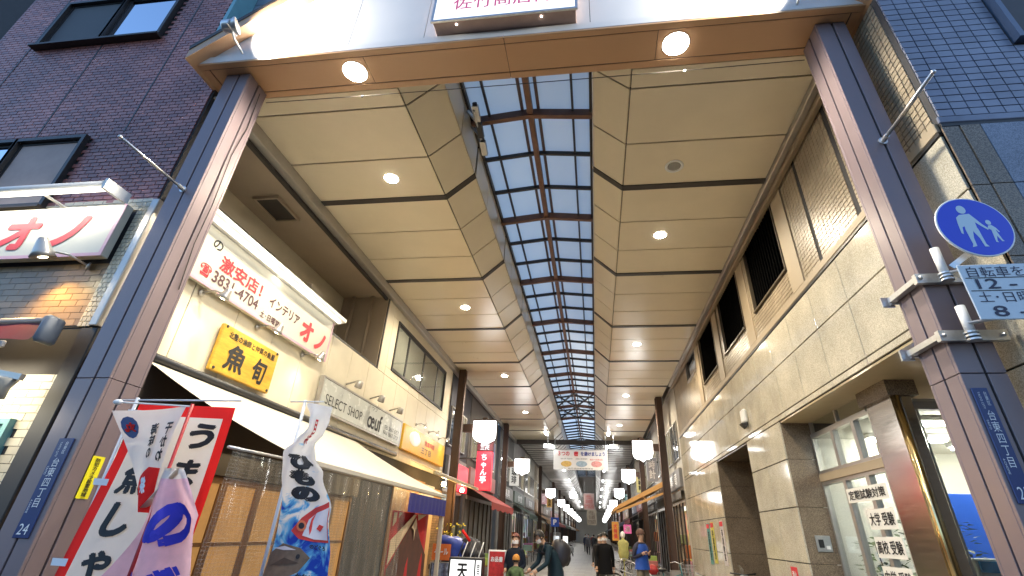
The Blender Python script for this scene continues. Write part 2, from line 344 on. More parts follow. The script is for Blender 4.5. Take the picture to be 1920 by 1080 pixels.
# gable face in panels: trapezoids under the raking verges
SL = 0.93
def gz(x): return 7.42 + (min(x - GX0, GX1 - x)) * SL
vx = [GX0, -3.27, -2.16, XC, 0.14, 1.335, GX1]
for a, b in zip(vx, vx[1:]):
    k = K(); za, zb = max(gz(a), 7.565), max(gz(b), 7.565); pts = [(a+0.004, 4.02, 7.565), (b-0.004, 4.02, 7.565), (b-0.004, 4.02, zb), (a+0.004, 4.02, za)]
    if za <= 7.57: pts = pts[:3] if a == GX0 else pts
    if b == GX1: pts = [pts[0], pts[1], pts[3]]
    k.prism(pts, (0, 0.03, 0)); k.build('gable_panel', M_ped, gate)
k = K(); k.prism([(GX0+.1, 4.055, 7.56), (GX1-.1, 4.055, 7.56), (XC, 4.055, gz(XC)-.1)], (0, 0.3, 0)); k.build('gable_core', M_dark, gate)
for s in (-1, 1):
    e = GX0 if s < 0 else GX1; k = K(); tip = (e + s*0.05, 7.36)
    pk = (XC, gz(XC)+0.02)
    p = [(tip[0], 3.84, tip[1]), (pk[0], 3.84, pk[1]), (pk[0], 3.84, pk[1]+0.32), (tip[0]-s*0.0, 3.84, tip[1]+0.20)]
    k.prism(p, (0, 0.82, 0)); k.build('raking_verge', M_beam, gate)
    k = K(); p = [(tip[0]+s*0.0, 3.83, tip[1]+0.18), (pk[0], 3.83, pk[1]+0.30), (pk[0], 3.83, pk[1]+0.36), (tip[0]+s*0.02, 3.83, tip[1]+0.26)]
    k.prism(p, (0, 0.85, 0)); k.build('verge_cap', M_dark, gate)

# ------------------------------------------------------------------ arcade roof
roof = thing('arcade_roof', 'long arcade roof of beige ceiling panels with glazed ridge skylight', 'roof', (XC, 4.66, 0))
XL, XR = -5.36, 3.28; CL, CR = -2.75, 0.71; KL, KR = -2.2, 0.18; ZC, ZK, ZE, ZRG = 7.41, 7.92, 8.7, 8.95
Y0 = 4.665; BAND0 = 7.34; BAY = 3.48; NB = 8; YEND = BAND0 + BAY*(NB-1) + BAY   # last bay ends near the cross beam
def prof(side):
    return [(XL, ZC), (CL, ZC), (KL, ZK), (KL, ZE)] if side < 0 else [(XR, ZC), (CR, ZC), (KR, ZK), (KR, ZE)]
def panel(side, i, y0, y1, m, parent, name='ceiling_panel'):
    P = prof(side); (xa, za), (xb, zb) = P[i], P[i+1]; d = Vector((xb-xa, 0, zb-za)).normalized(); up = Vector((-d.z, 0, d.x)) * (1 if side < 0 else -1)
    if up.z < 0 or (abs(up.z) < 1e-6 and (up.x > 0) == (side < 0)): up = -up
    g0 = 0.016 if i < 2 else 0.002
    a = Vector((xa, 0, za)) + d*(0.016 if i else 0); b = Vector((xb, 0, zb)) - d*g0
    k = K(); k.prism([(a.x, y0, a.z), (b.x, y0, b.z), (b.x, y1, b.z), (a.x, y1, a.z)], up*0.025)
    return k.build(name, m, parent)
edges = [Y0]
bands = [BAND0 + BAY*i for i in range(NB+1)]
for bnum in range(-1, NB):
    yb = BAND0 + BAY*bnum
    for q in range(3):
        ya, ye = yb + BAY*q/3, yb + BAY*(q+1)/3
        if ye < Y0 + 0.05: continue
        ya = max(ya, Y0); lo = 0.055 if q == 0 and ya > Y0 else 0.015; hi = 0.055 if q == 2 else 0.015
        for side in (-1, 1):
            for i in range(3): panel(side, i, ya + lo, ye - hi, M_ceil, roof)
def shell(y0, y1, m, name, lift=0.03, kind=None):
    k = K()
    for side in (-1, 1):
        P = prof(side); n = len(P); off = []
        for j, (x, z) in enumerate(P):
            if j == 2: off.append((x - side*(-0.03) * (1 if side < 0 else 1), z + 0.02))
            elif j == 3: off.append((x + side*0.03, z))
            else: off.append((x, z + lift))
        k.add([(x, y0, z) for x, z in off] + [(x, y1, z) for x, z in off], [(j, j+1, n+j+1, n+j) for j in range(n-1)])
    return k.build(name, m, roof, kind=kind)
shell(Y0, YEND, M_dark, 'joint_backing')
# outer top sheeting so that no daylight leaks between panels
for side in (-1, 1):
    xa, xb = (XL-0.2, KL-0.06) if side < 0 else (KR+0.06, XR+0.3)
    box('roof_sheet', M_grey, xa, xb, Y0, 150, 8.72, 8.8, roof)
    xe = XL-0.2 if side < 0 else XR+0.25
    box('roof_side', M_grey, xe-0.05, xe+0.05, Y0, 150, 7.46, 8.72, roof)
# dark ribs across the ceiling at every bay line
for yb in bands:
    for side in (-1, 1):
        P = prof(side); k = K()
        for (xa, za), (xb, zb) in zip(P[:2], P[1:3]): k.beam((xa, yb, za-0.004), (xb, yb, zb-0.004), 0.14, 0.03)
        k.build('ceiling_rib', M_dark, roof)
# edge gutters
box('edge_gutter', M_alu, XL-0.17, XL-0.005, 4.95, YEND, 7.2, 7.42, roof, 0.01)
box('edge_gutter_black_strip', M_dark, XL-0.24, XL-0.172, 4.95, 11.6, 7.14, 7.3, roof)  # black strip along the gutter's lower outer side
box('edge_gutter', M_alu, XR+0.005, XR+0.11, 4.7, 21, 7.3, 7.44, roof, 0.01)
box('edge_trim', mat('brown_trim', (0.3, 0.23, 0.15), 0.5), XR+0.115, XR+0.21, 4.7, 21, 7.22, 7.40, roof, 0.01)
box('gutter_end_post', M_brown, XL-0.02, XL+0.11, 4.72, 4.84, 7.03, 7.40, roof, 0.008)
# skylight: bars, purlins, ridge, panes
sk = K().box(XC-0.055, XC+0.055, Y0, 72, ZRG-0.17, ZRG-0.01).build('ridge_beam', M_rust, roof)
for s in (-1, 1):
    box('ridge_flange', M_brown, XC+s*0.16-0.03, XC+s*0.16+0.03, Y0, 72, ZRG-0.05, ZRG-0.012, roof)
    xe = KL if s < 0 else KR
    box('edge_beam', M_dark, xe-0.05, xe+0.05, Y0, 72, ZE+0.002, ZE+0.13, roof)
def skz(x): return ZE + 0.1 + (ZRG - ZE - 0.1) * (1 - abs(x - XC) / (KR - XC))
PX = [KL+0.37, KR-0.37]
for px in PX: box('purlin', M_dark, px-0.022, px+0.022, Y0, YEND, skz(px)-0.07, skz(px)-0.012, roof)
ybar = 6.68 - BAY/3*2; cnt = 0; ys = []
while ybar < YEND + 0.1:
    ys.append((ybar, cnt % 3 == 2)); ybar += BAY/3; cnt += 1
for y, major in ys:
    wd, hh = (0.1, 0.17) if major else (0.055, 0.09)
    k = K()
    for s in (-1, 1):
        xe = KL if s < 0 else KR; k.beam((xe, y, ZE+0.1-hh/2), (XC, y, ZRG-0.02-hh/2), wd, hh)
    k.build('glazing_rafter', M_rust if major else M_dark, roof)
yy = [Y0+0.01] + [y for y, _ in ys if y > Y0 + 0.1]
for y0_, y1_ in zip(yy, yy[1:]):
    for xa, xb in ((KL, PX[0]), (PX[0], XC), (XC, PX[1]), (PX[1], KR)):
        k = K(); k.prism([(xa, y0_+0.01, skz(xa)+0.0), (xb, y0_+0.01, skz(xb)+0.0), (xb, y1_-0.01, skz(xb)+0.0), (xa, y1_-0.01, skz(xa)+0.0)], (0, 0, 0.012)); k.build('skylight_pane', M_sky, roof)
for y0_ in (yy[-7],):
    k = K()
    for s in (-1, 1):
        xe = KL if s < 0 else KR
        for q in range(2):
            ya = y0_ + q*3.4; k.beam((xe, ya, ZE+.02), (XC, ya+3.4, ZRG-.2), .07, .07); k.beam((XC, ya, ZRG-.2), (xe, ya+3.4, ZE+.02), .07, .07)
    k.build('wind_brace', M_dark, roof)
# cross beam and the far part of the roof
box('cross_beam', M_dark, XL, XR, YEND-0.1, YEND+0.2, 7.12, 7.42, roof)
FY1 = 150
k = K()
for side in (-1, 1):
    P = prof(side); n = len(P)
    k.add([(x, YEND+0.2, z) for x, z in P] + [(x, FY1, z) for x, z in P], [(j, j+1, n+j+1, n+j) for j in range(n-1)])
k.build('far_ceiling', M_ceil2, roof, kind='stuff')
k = K(); y = YEND + 1.4
while y < FY1:
    for side in (-1, 1):
        P = prof(side)
        for (xa, za), (xb, zb) in zip(P[:2], P[1:3]): k.beam((xa, y, za-0.01), (xb, y, zb-0.01), 0.12, 0.03)
    y += 1.16 if y < 60 else 3.48
k.build('far_ceiling_bands', M_dark, roof, kind='stuff')
k = K()
for s in (-1, 1):
    xe = KL if s < 0 else KR
    k.add([(xe, YEND, ZE+.1), (XC, YEND, ZRG), (XC, 72, ZRG), (xe, 72, ZE+.1)], [(0,1,2,3)])
k.build('far_skylight_glazing', M_sky, roof, kind='stuff')
k = K().box(KL, KR, 72, FY1, ZE, ZRG).build('far_ridge_cover', M_grey, roof)
k = K(); y = YEND + BAY/3
while y < 72:
    for s in (-1, 1):
        xe = KL if s < 0 else KR; k.beam((xe, y, ZE+.05), (XC, y, ZRG-.06), 0.1, 0.1)
    y += BAY/3
k.build('far_glazing_rafters', M_dark, roof, kind='stuff')

# ------------------------------------------------------------------ left corner building
lb = thing('corner_building', 'brown brick corner building with cream side wall along the arcade', 'building', (-8.5, 8, 0))
FYL = 4.4; XB = -5.5
wall = box('brick_wall', M_grout, -12.5, -6.07, FYL+0.02, FYL+0.4, 3.5, 13, lb)
box('brick_wall', M_grout, -6.069, -5.56, FYL+0.021, FYL+0.4, 3.5, 8.3, lb)
W1 = (-9.5, -7.18, 8.9, 10.05); W2 = (-10.2, -7.29, 5.29, 6.48)
def skipL(a, b):
    x, z = -10.6 + a, 3.5 + b
    for x0, x1, z0, z1 in (W1, W2):
        if x0-0.08 < x < x1+0.08 and z0-0.05 < z < z1+0.05: return True
    if z < 5.3 and -9 < x: return True
    if x > -6.1 and z > 8.25: return True
    return False
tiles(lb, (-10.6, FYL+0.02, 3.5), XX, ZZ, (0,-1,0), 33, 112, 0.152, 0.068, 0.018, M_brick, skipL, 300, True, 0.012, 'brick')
for x in (-6.72, -8.22, -9.72): box('expansion_joint', M_black, x-0.012, x+0.012, FYL-0.004, FYL+0.02, 6.6, 12.9, lb)
def window(parent, x0, x1, z0, z1, y, npan, frame=M_black, gl=M_dglass, dep=0.1):
    w_ = K(); t = 0.055
    w_.box(x0-t, x1+t, y-0.05, y+dep, z0-t, z0); w_.box(x0-t, x1+t, y-0.05, y+dep, z1, z1+t); w_.box(x0-t, x0, y-0.05, y+dep, z0, z1); w_.box(x1, x1+t, y-0.05, y+dep, z0, z1)
    f = w_.build('window', frame, parent)
    for i in range(npan):
        a, b = x0 + (x1-x0)*i/npan, x0 + (x1-x0)*(i+1)/npan; yy_ = y + 0.01 + 0.025*(i % 2)
        s_ = K(); s_.box(a, a+0.04, yy_, yy_+0.03, z0, z1); s_.box(b-0.04, b, yy_, yy_+0.03, z0, z1); s_.box(a+.04, b-.04, yy_, yy_+0.03, z0, z0+.04); s_.box(a+.04, b-.04, yy_, yy_+0.03, z1-.04, z1)
        s_.build('sash', frame, f)
        p_ = K(); p_.box(a+.04, b-.04, yy_+0.012, yy_+0.018, z0+.04, z1-.04); p_.build('pane', gl, f)
    return f
M_curtain = mat('lit_curtain', (0.45, 0.36, 0.33), 0.9, var=0.15, scale=3)
M_rglass = mat('reflective_glass', (0.02, 0.03, 0.05), 0.03, var=0.0, spec=1.0, coat=1.0)
M_mirror = mat('mirror_glass', (0.55, 0.62, 0.70), 0.04, var=0.0, metal=1.0)
M_mesh = mat('insect_screen', (0.085, 0.095, 0.105), 0.7, var=0.1)
def two_pane(x0, x1, z0, z1, xm, mats):
    f = window(lb, x0, xm, z0, z1, FYL-0.02, 1, M_black, mats[0]); f2 = window(lb, xm+0.06, x1, z0, z1, FYL-0.02, 1, M_black, mats[1])
two_pane(*W1[:2], *W1[2:], -8.33, (M_mesh, M_mirror)); two_pane(*W2[:2], *W2[2:], -8.44, (M_mirror, M_curtain))
box('window_sill', M_dark, -9.6, -7.1, FYL-0.12, FYL+0.05, 8.8, 8.84, lb); box('window_sill', M_dark, -10.3, -7.2, FYL-0.12, FYL+0.05, 5.19, 5.23, lb)
# blue slatted penthouse cladding beside the brick
M_bslat = mat('blue_grey_siding', (0.20, 0.27, 0.34), 0.4, var=0.1, scale=2)
pw = box('penthouse_wall', M_dark, -6.05, -2.5, 4.75, 5.0, 8.85, 13, lb)
for i in range(14): box('siding_board', M_bslat, -6.0, -2.6, 4.72, 4.748, 8.86+0.3*i, 8.86+0.3*i+0.285, pw, 0.006)
box('corner_flashing', mat('cyan_flashing', (0.18, 0.42, 0.48), 0.4), -6.068, -6.0, 4.38, 4.72, 8.3, 13, lb)
# strip fronts at shop level
box('shop_wall', M_grout, -12.5, -5.62, FYL+0.03, FYL+0.4, 0, 3.499, lb)
tiles(lb, (-8.75, FYL+0.03, 3.52), XX, ZZ, (0,-1,0), 14, 10, 0.222, 0.082, 0.015, M_wtile, None, 140, True, 0.006, 'glazed_tile')
tiles(lb, (-8.75, FYL+0.03, 0.0), XX, ZZ, (0,-1,0), 14, 36, 0.222, 0.082, 0.015, M_ctile, lambda a, b: (-8.75+a > -7.0 and -8.75+a < -5.93 and b < 2.48), 300, True, 0.006, 'cream_tile')
tiles(lb, (-8.75, FYL+0.02, 5.13), XX, ZZ, (0,-1,0), 21, 3, 0.148, 0.062, 0.018, M_ctile, None, 60, True, 0.008, 'cream_tile')
box('corner_strip', M_alu, -5.6, -5.5, FYL-0.04, FYL+0.4, 3.5, 5.27, lb, 0.008)
tiles(lb, (-5.78, FYL+0.012, 3.5), XX, ZZ, (0,-1,0), 3, 28, 0.055, 0.062, 0.018, M_ctile, None, 84, True, 0.008, 'corner_tile')
box('corner_post', M_dark, -5.72, -5.5, FYL+0.0, FYL+0.4, 0, 3.49, lb, 0.01)
tw = window(lb, -6.95, -5.98, 0.9, 2.42, FYL, 1, mat('teal_frame', (0.16, 0.36, 0.36), 0.45), M_dglass)
# arcade side: cream panels in bays, recessed balcony
box('side_wall_core', M_grout, -7.2, XB-0.03, 4.85, 18.3, 0, 5.2, lb)
box('side_wall_core', M_grout, -7.2, XB-0.03, 11.52, 18.3, 5.2, 8.6, lb)
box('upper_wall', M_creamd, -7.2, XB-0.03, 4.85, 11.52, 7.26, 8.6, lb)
yj = [4.45 + 0.942*i for i in range(15)]; yj[-1] = 18.3
for i in range(14):
    a, b = yj[i], yj[i+1]
    box('wall_panel', M_cream, XB-0.03, XB, a+0.006, b-0.006, 3.3, 5.22, lb, 0.004)
    if a > 11:
        if b > 12.35 and a < 17.35:
            box('wall_panel', M_cream, XB-0.03, XB, a+0.006, b-0.006, 5.228, 5.44, lb, 0.004); box('wall_panel', M_cream, XB-0.03, XB, a+0.006, b-0.006, 6.90, 7.5, lb, 0.004)
            if a < 12.35: box('wall_panel', M_cream, XB-0.03, XB, a+0.006, 12.35, 5.442, 6.898, lb, 0.004)
            if b > 17.35: box('wall_panel', M_cream, XB-0.03, XB, 17.35, b-0.006, 5.442, 6.898, lb, 0.004)
        else: box('wall_panel', M_cream, XB-0.03, XB, max(a, 11.5)+0.006, b-0.006, 5.228, 7.5, lb, 0.004)
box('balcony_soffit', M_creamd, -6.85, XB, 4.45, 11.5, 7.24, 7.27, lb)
box('balcony_floor_edge', M_dark, XB-0.1, XB-0.002, 4.86, 11.5, 5.225, 5.27, lb)
box('balcony_back_wall', M_cream, -6.95, -6.85, 4.45, 11.5, 5.2, 7.24, lb)
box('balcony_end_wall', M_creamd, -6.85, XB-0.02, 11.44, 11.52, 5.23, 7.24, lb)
for x in (-6.5, -5.95): k = K(); k.tube([(x, 11.38, 5.2), (x, 11.38, 7.24)], 0.045, 10); k.build('downpipe', M_creamd, lb, True)
box('balcony_end_trim', M_dark, XB-0.06, XB+0.004, 11.47, 11.53, 5.23, 7.24, lb)
for s in K().box(-6.45, -5.95, 6.3, 6.8, 7.2, 7.238).f[:1]: pass
k = K()
for x0, x1, y0_, y1_ in ((-6.5, -5.95, 6.8, 6.84), (-6.5, -5.95, 7.56, 7.6), (-6.5, -6.46, 6.84, 7.56), (-5.99, -5.95, 6.84, 7.56)): k.box(x0, x1, y0_, y1_, 7.17, 7.238)
vt = k.build('soffit_vent', M_creamd, lb); box('vent_grille', M_dark, -6.46, -5.99, 6.84, 7.56, 7.2, 7.236, vt)
k = K(); k.prism([(-6.84, 9.3, 6.15), (-6.45, 9.3, 6.25), (-6.45, 9.3, 6.6), (-6.84, 9.3, 6.7)], (0, 0.55, 0)); k.build('vent_hood', M_cream, lb)
def side_window(parent, x, y0, y1, z0, z1, cuts, inner, frame=M_black):
    t = 0.06; k = K(); k.box(x-0.12, x+0.03, y0-t, y1+t, z0-t, z0); k.box(x-0.12, x+0.03, y0-t, y1+t, z1, z1+t); k.box(x-0.12, x+0.03, y0-t, y0, z0, z1); k.box(x-0.12, x+0.03, y1, y1+t, z0, z1)
    f = k.build('window', frame, parent); ys_ = [y0] + cuts + [y1]
    for a, b in zip(ys_, ys_[1:]):
        k = K(); k.box(x-0.05, x-0.01, a, a+.05, z0, z1); k.box(x-0.05, x-0.01, b-.05, b, z0, z1); k.box(x-.05, x-.01, a+.05, b-.05, z0, z0+.05); k.box(x-.05, x-.01, a+.05, b-.05, z1-.05, z1); k.build('sash', frame, f)
        box('pane', M_glass, x-0.034, x-0.026, a+.05, b-.05, z0+.05, z1-.05, f)
    return f
sw = side_window(lb, XB, 12.4, 17.3, 5.5, 6.84, [13.4, 14.9, 16.4], None)
M_room = mat('dim_room_wall', (0.30, 0.30, 0.26), 0.8, var=0.2, scale=1)
k = K(); k.box(XB-0.029, XB-0.0285, 12.4, 17.3, 5.5, 6.84); k.build('blind', M_room, sw)
bw = side_window(lb, -6.82, 4.9, 8.2, 5.5, 6.68, [6.9], None); box('blind', M_room, -6.848, -6.845, 4.9, 8.2, 5.5, 6.68, bw)
# ------------------------------------------------------------------ right granite building
XW = 3.5; FR = 3.87; M_pil = mat('beige_pilaster', (0.36, 0.29, 0.20), 0.55, var=0.06); M_slat = mat('matt_black', (0.004, 0.004, 0.004), 0.95, var=0, spec=0.0)
rb = thing('granite_building', 'beige polished granite building with louvred upper openings and corner shop', 'building', (6, 10, 0))
LOUV = [(7.9, 9.82, 5.86, 7.33), (10.58, 12.48, 5.84, 7.33), (13.36, 15.3, 5.84, 7.29)]; WIN4 = (16.1, 17.85, 6.6, 7.34)
# core blocks round the openings
box('wall_core', M_grout, XW+0.03, 6.5, FR+0.03, 21, 7.37, 14, rb)
box('wall_core', M_grout, XW+0.45, 6.5, FR+0.03, 21, 3.6, 7.37, rb)
zsplit = [FR+0.03] + [v for l in LOUV for v in l[:2]] + list(WIN4[:2]) + [21]
for a, b in zip(zsplit[::2], zsplit[1::2]): box('wall_core', M_grout, XW+0.03, XW+0.449, a, b, 3.6, 7.369, rb)
for (a, b, z0, z1) in LOUV + [WIN4]:
    box('wall_core', M_grout, XW+0.03, XW+0.449, a+0.001, b-0.001, 3.6, z0-0.03, rb)
    f = K(); t = 0.05
    f.box(XW-0.03, XW+0.2, a, b, z0-0.03, z0); f.box(XW-0.01, XW+0.2, a, a+0.03, z0, z1); f.box(XW-0.01, XW+0.2, b-0.03, b, z0, z1); f.box(XW-0.01, XW+0.2, a+.03, b-.03, z1, z1+0.035)
    lo = f.build('louvre_opening', M_alu if (a, b, z0, z1) == WIN4 else mat('bronze_frame', (0.10, 0.08, 0.055), 0.4), rb)
    if (a, b, z0, z1) == WIN4: box('pane', M_dglass, XW+0.06, XW+0.07, a+.03, b-.03, z0, z1, lo)
    else:
        n = 15
        for i in range(n):
            y = a + 0.06 + (b-a-0.12)*i/(n-1); box('slat', M_slat, XW+0.05, XW+0.14, y-0.02, y+0.02, z0, z1, lo)
        box('opening_back', M_slat, XW+0.35, XW+0.36, a, b, z0, z1, lo)
def skipR(a, b):
    y, z = FR+0.1 + a, 5.33 + b
    if z > 7.38: return True
    for (y0_, y1_, z0, z1) in LOUV + [WIN4]:
        if y0_-0.55 < y < y1_+0.08 and z > z0-0.02: return True
        if y0_-0.5 < y < y0_-0.02: return True
    return abs(y-5.5) < 0.03 or abs(y-6.7) < 0.03
tiles(rb, (XW+0.03, FR+0.1, 5.33), YY, ZZ, (-1,0,0), 170, 29, 0.1, 0.07, 0.012, M_ttile, skipR, 300, False, 0.012, 'small_tile')
for (y0_, y1_, z0, z1) in LOUV + [WIN4]: box('pilaster', M_pil, XW-0.005, XW+0.028, y0_-0.52, y0_-0.04, 5.33, 7.37, rb, 0.004)
box('granite_ledge', M_pil, XW-0.02, XW+0.03, FR+0.06, 21, 5.2, 5.32, rb, 0.01)
box('ledge_shadow_gap', M_black, XW-0.01, XW+0.03, FR+0.06, 21, 5.165, 5.198, rb)
# granite panels, arcade side. columns of 1.03 m
gy = [4.3 + 1.03*i for i in range(17)]; gy[0] = FR+0.06; gy[-1] = 21.0
HZ = [3.60, 3.70, 4.50, 5.16]
OPEN = [(5.4, 9.81), (12.05, 15.24)]
for a, b in zip(gy, gy[1:]):
    for z0, z1 in zip(HZ, HZ[1:]): box('granite_panel', M_granite, XW, XW+0.028, a+0.009, b-0.009, z0+0.009, z1-0.009, rb, 0.003)
LZ = [0, 0.55, 1.3, 2.15, 2.93, 3.597]
def lower(y0_, y1_):
    n = max(1, round((y1_-y0_)/1.03))
    for i in range(n):
        for z0, z1 in zip(LZ, LZ[1:]): box('granite_panel', M_granite, XW, XW+0.028, y0_ + (y1_-y0_)*i/n + 0.009, y0_ + (y1_-y0_)*(i+1)/n - 0.009, z0+0.009, z1-0.009, rb, 0.003)
    box('wall_core', M_grout, XW+0.029, XW+0.45, y0_+0.035, y1_-0.035, 0, 3.598, rb)
lower(FR+0.06, 5.4); lower(9.81, 12.05); lower(15.24, 21.0)
def reveal(y, sgn, x0, x1, m, parent):
    for z0, z1 in zip(LZ, LZ[1:]): box('reveal_panel', m, x0, x1, min(y, y+sgn*0.03), max(y, y+sgn*0.03), z0+0.003, z1-0.003, parent, 0.003)
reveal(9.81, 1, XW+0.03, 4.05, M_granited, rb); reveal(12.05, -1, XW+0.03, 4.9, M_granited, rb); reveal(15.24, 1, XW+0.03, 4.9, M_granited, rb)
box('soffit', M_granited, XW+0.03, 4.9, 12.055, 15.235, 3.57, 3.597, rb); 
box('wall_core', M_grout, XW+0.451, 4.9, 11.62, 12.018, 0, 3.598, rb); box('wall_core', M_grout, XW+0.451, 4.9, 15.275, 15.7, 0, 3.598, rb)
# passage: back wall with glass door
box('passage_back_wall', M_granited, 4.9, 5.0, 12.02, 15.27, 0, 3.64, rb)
k = K(); k.box(4.84, 4.9, 12.6, 12.66, 0, 2.6); k.box(4.84, 4.9, 14.5, 14.56, 0, 2.6); k.box(4.84, 4.9, 12.66, 14.5, 2.54, 2.6); k.box(4.84, 4.9, 13.55, 13.61, 0, 2.54)
dr = k.build('entrance_door', M_alu, rb); box('pane', M_dglass, 4.86, 4.87, 12.66, 13.55, 0.05, 2.54, dr); box('pane', M_dglass, 4.86, 4.87, 13.61, 14.5, 0.05, 2.54, dr); box('handle', M_steel, 4.8, 4.82, 13.45, 13.48, 0.9, 1.4, dr)
# front (street) face
tiles(rb, (XW+0.03, FR+0.03, 5.36), XX, ZZ, (0,-1,0), 20, 46, 0.152, 0.096, 0.018, M_btile, lambda a, b: (XW+.03+a > 4.58 and 5.36+b > 6.36), 300, False, 0.012, 'blue_grey_tile')
box('tile_base_course', M_btile, XW, 6.5, FR, FR+0.03, 5.27, 5.355, rb, 0.008)
box('base_shadow_gap', M_black, XW+0.01, 6.5, FR+0.01, FR+0.03, 5.23, 5.268, rb)
fx = [XW+0.0, XW+0.16, XW+0.34, 4.55, 5.6, 6.5]; fz = [0, 0.9, 1.9, 2.9, 3.75, 4.5, 5.228]
for i, (a, b) in enumerate(zip(fx, fx[1:])):
    for z0, z1 in zip(fz, fz[1:]): box('granite_panel', M_granited if i < 2 else speckle('blue_grey_granite', (0.13, 0.15, 0.20), (0.26, 0.29, 0.36), 150, 0.3), a+0.003, b-0.003, FR+0.0 + (0.012 if i == 0 else 0), FR+0.03, z0+0.003, z1-0.003, rb, 0.003)
box('front_core', M_grout, XW+0.03, 6.5, FR+0.031, FR+0.2, 0, 5.23, rb)
box('front_core', M_grout, 3.53, 6.5, FR+0.2, 4.6, 3.6, 5.2, rb)
window(rb, 4.68, 6.3, 6.42, 9.0, FR-0.02, 1, mat('blue_frame', (0.10, 0.14, 0.22), 0.35), M_black)
# ---- corner shop: recessed glazing, stainless pillar, lit room
GXp = 4.05
box('shop_soffit', mat('shop_soffit_panel', (0.78, 0.64, 0.40), 0.15, var=0.04), XW+0.03, 6.4, 4.62, 9.805, 3.57, 3.597, rb)
k = K(); k.box(3.98, 4.08, 6.98, 7.62, 0, 3.36); pil = k.build('stainless_pillar', M_stain, rb)
box('pillar_front', M_stain, 4.085, 4.22, 6.94, 7.6, 0, 3.36, pil, 0.01); k = K(); k.tube([(4.03, 6.94, 0), (4.03, 6.94, 3.36)], 0.045, 12); k.build('pillar_edge_bead', mat('brass_bead', (0.65, 0.5, 0.25), 0.2, metal=1.0, var=0.05), pil, True)
box('pillar_head', M_granited, 3.92, 4.3, 6.9, 7.7, 3.362, 3.568, rb); box('window_head', M_alu, 4.0, 4.1, 7.71, 9.80, 3.331, 3.36, rb)
for y0_, y1_ in ((7.71, 8.75), (8.76, 9.8)): f = box('head_light', M_alu, 4.02, 4.08, y1_-.05, y1_, 3.361, 3.568, rb); box('pane', M_glass, 4.045, 4.05, y0_, y1_-.05, 3.361, 3.568, f)
for y0_, y1_ in ((7.63, 8.2), (8.2, 8.95), (8.95, 9.8)):
    for z0, z1 in ((0.08, 2.55), (2.68, 3.33)):
        k = K(); t = 0.05
        k.box(4.0, 4.09, y0_, y0_+t, z0, z1); k.box(4.0, 4.09, y1_-t, y1_, z0, z1); k.box(4.0, 4.09, y0_+t, y1_-t, z0, z0+t); k.box(4.0, 4.09, y0_+t, y1_-t, z1-t, z1)
        f = k.build('shop_window', M_alu, rb); box('pane', M_glass, 4.04, 4.05, y0_+t, y1_-t, z0+t, z1-t, f)
box('transom', M_pil, 3.98, 4.1, 7.63, 9.8, 2.551, 2.679, rb, 0.006); box('window_base', M_alu, 3.98, 4.1, 7.63, 9.8, 0, 0.079, rb)
# front glazing, facing the street
for x0, x1 in ((4.23, 5.3), (5.3, 6.4)):
    k = K(); t = 0.05; k.box(x0, x0+t, 7.0, 7.08, 0.05, 3.3); k.box(x1-t, x1, 7.0, 7.08, 0.05, 3.3); k.box(x0+t, x1-t, 7.0, 7.08, 3.2, 3.3); k.box(x0+t, x1-t, 7.0, 7.08, 0.05, 0.1)
    f = k.build('shop_window', M_alu, rb); box('pane', M_glass, x0+t, x1-t, 7.03, 7.04, 0.1, 3.2, f)
M_roomw = mat('white_room_wall', (0.74, 0.72, 0.66), 0.7, var=0.04)
box('room_ceiling', M_roomw, 4.1, 8.4, 7.1, 11.5, 3.31, 3.36, rb); box('room_back_wall', M_roomw, 4.1, 8.4, 11.5, 11.6, 0, 3.36, rb); box('room_side_wall', M_roomw, 8.4, 8.5, 7.0, 11.5, 0, 3.36, rb)
box('room_floor', mat('room_floor', (0.35, 0.28, 0.2), 0.4), 4.1, 8.4, 7.1, 11.5, 0.005, 0.02, rb); box('room_partition', M_roomw, 4.1, 5.1, 9.82, 9.9, 0.02, 3.3, rb); box('front_side_wall', M_granited, 6.4, 6.5, 4.62, 7.1, 0, 3.6, rb)
# ------------------------------------------------------------------ lamps
WARM = (1.0, 0.86, 0.64); COOL = (0.95, 0.98, 1.0)
E_down = emat('downlight_glow', (1.0, 0.97, 0.91), 30); E_flood = emat('floodlight_glow', (1, 0.96, 0.88), 60)
E_lant = emat('lantern_glow', (1.0, 0.985, 0.95), 4.5); E_spot = emat('spot_glow', (1, 0.85, 0.55), 30)
ordn = ['first', 'second', 'third', 'fourth', 'fifth', 'sixth', 'seventh', 'eighth', 'ninth', 'tenth', 'eleventh', 'twelfth', 'thirteenth', 'fourteenth', 'fifteenth']
def downlight(x, y, z, r, energy, label, grp, col=WARM, name='ceiling_downlight'):
    t = thing(name, label, 'downlight', (x, y, z), grp)
    k = K(); k.lathe((x, y, z), (0,0,-1), [(r*1.06, -0.01), (r*1.08, 0.004), (r*1.0, 0.006), (r*0.99, 0.002)], 24); k.build('trim_ring', M_white, t, True)
    k = K(); k.lathe((x, y, z), (0,0,-1), [(r*1.0, 0.004), (r*0.97, 0.010), (r*0.65, 0.017), (0.001, 0.02)], 24); k.build('diffuser', E_down, t, True)
    light(t, 'downlight_lamp', 'SPOT', (x, y, z-0.05), energy, col, r*0.8, (0,0,-1), 165, 0.6)
    return t
for i, (x, y) in enumerate([(-3.64, 6.7), (-3.64, 12.6), (-3.64, 19.6), (-3.64, 26.5)]):
    downlight(x, y, ZC, 0.13, 230, 'round ceiling downlight left of the skylight, %s from the entrance' % ordn[i], 'ceiling downlights')
for i, (x, y) in enumerate([(1.6, 9.05), (1.6, 15.95), (1.6, 22.9), (1.6, 29.9)]):
    downlight(x, y, ZC, 0.13, 230, 'round ceiling downlight right of the skylight, %s from the entrance' % ordn[i], 'ceiling downlights')
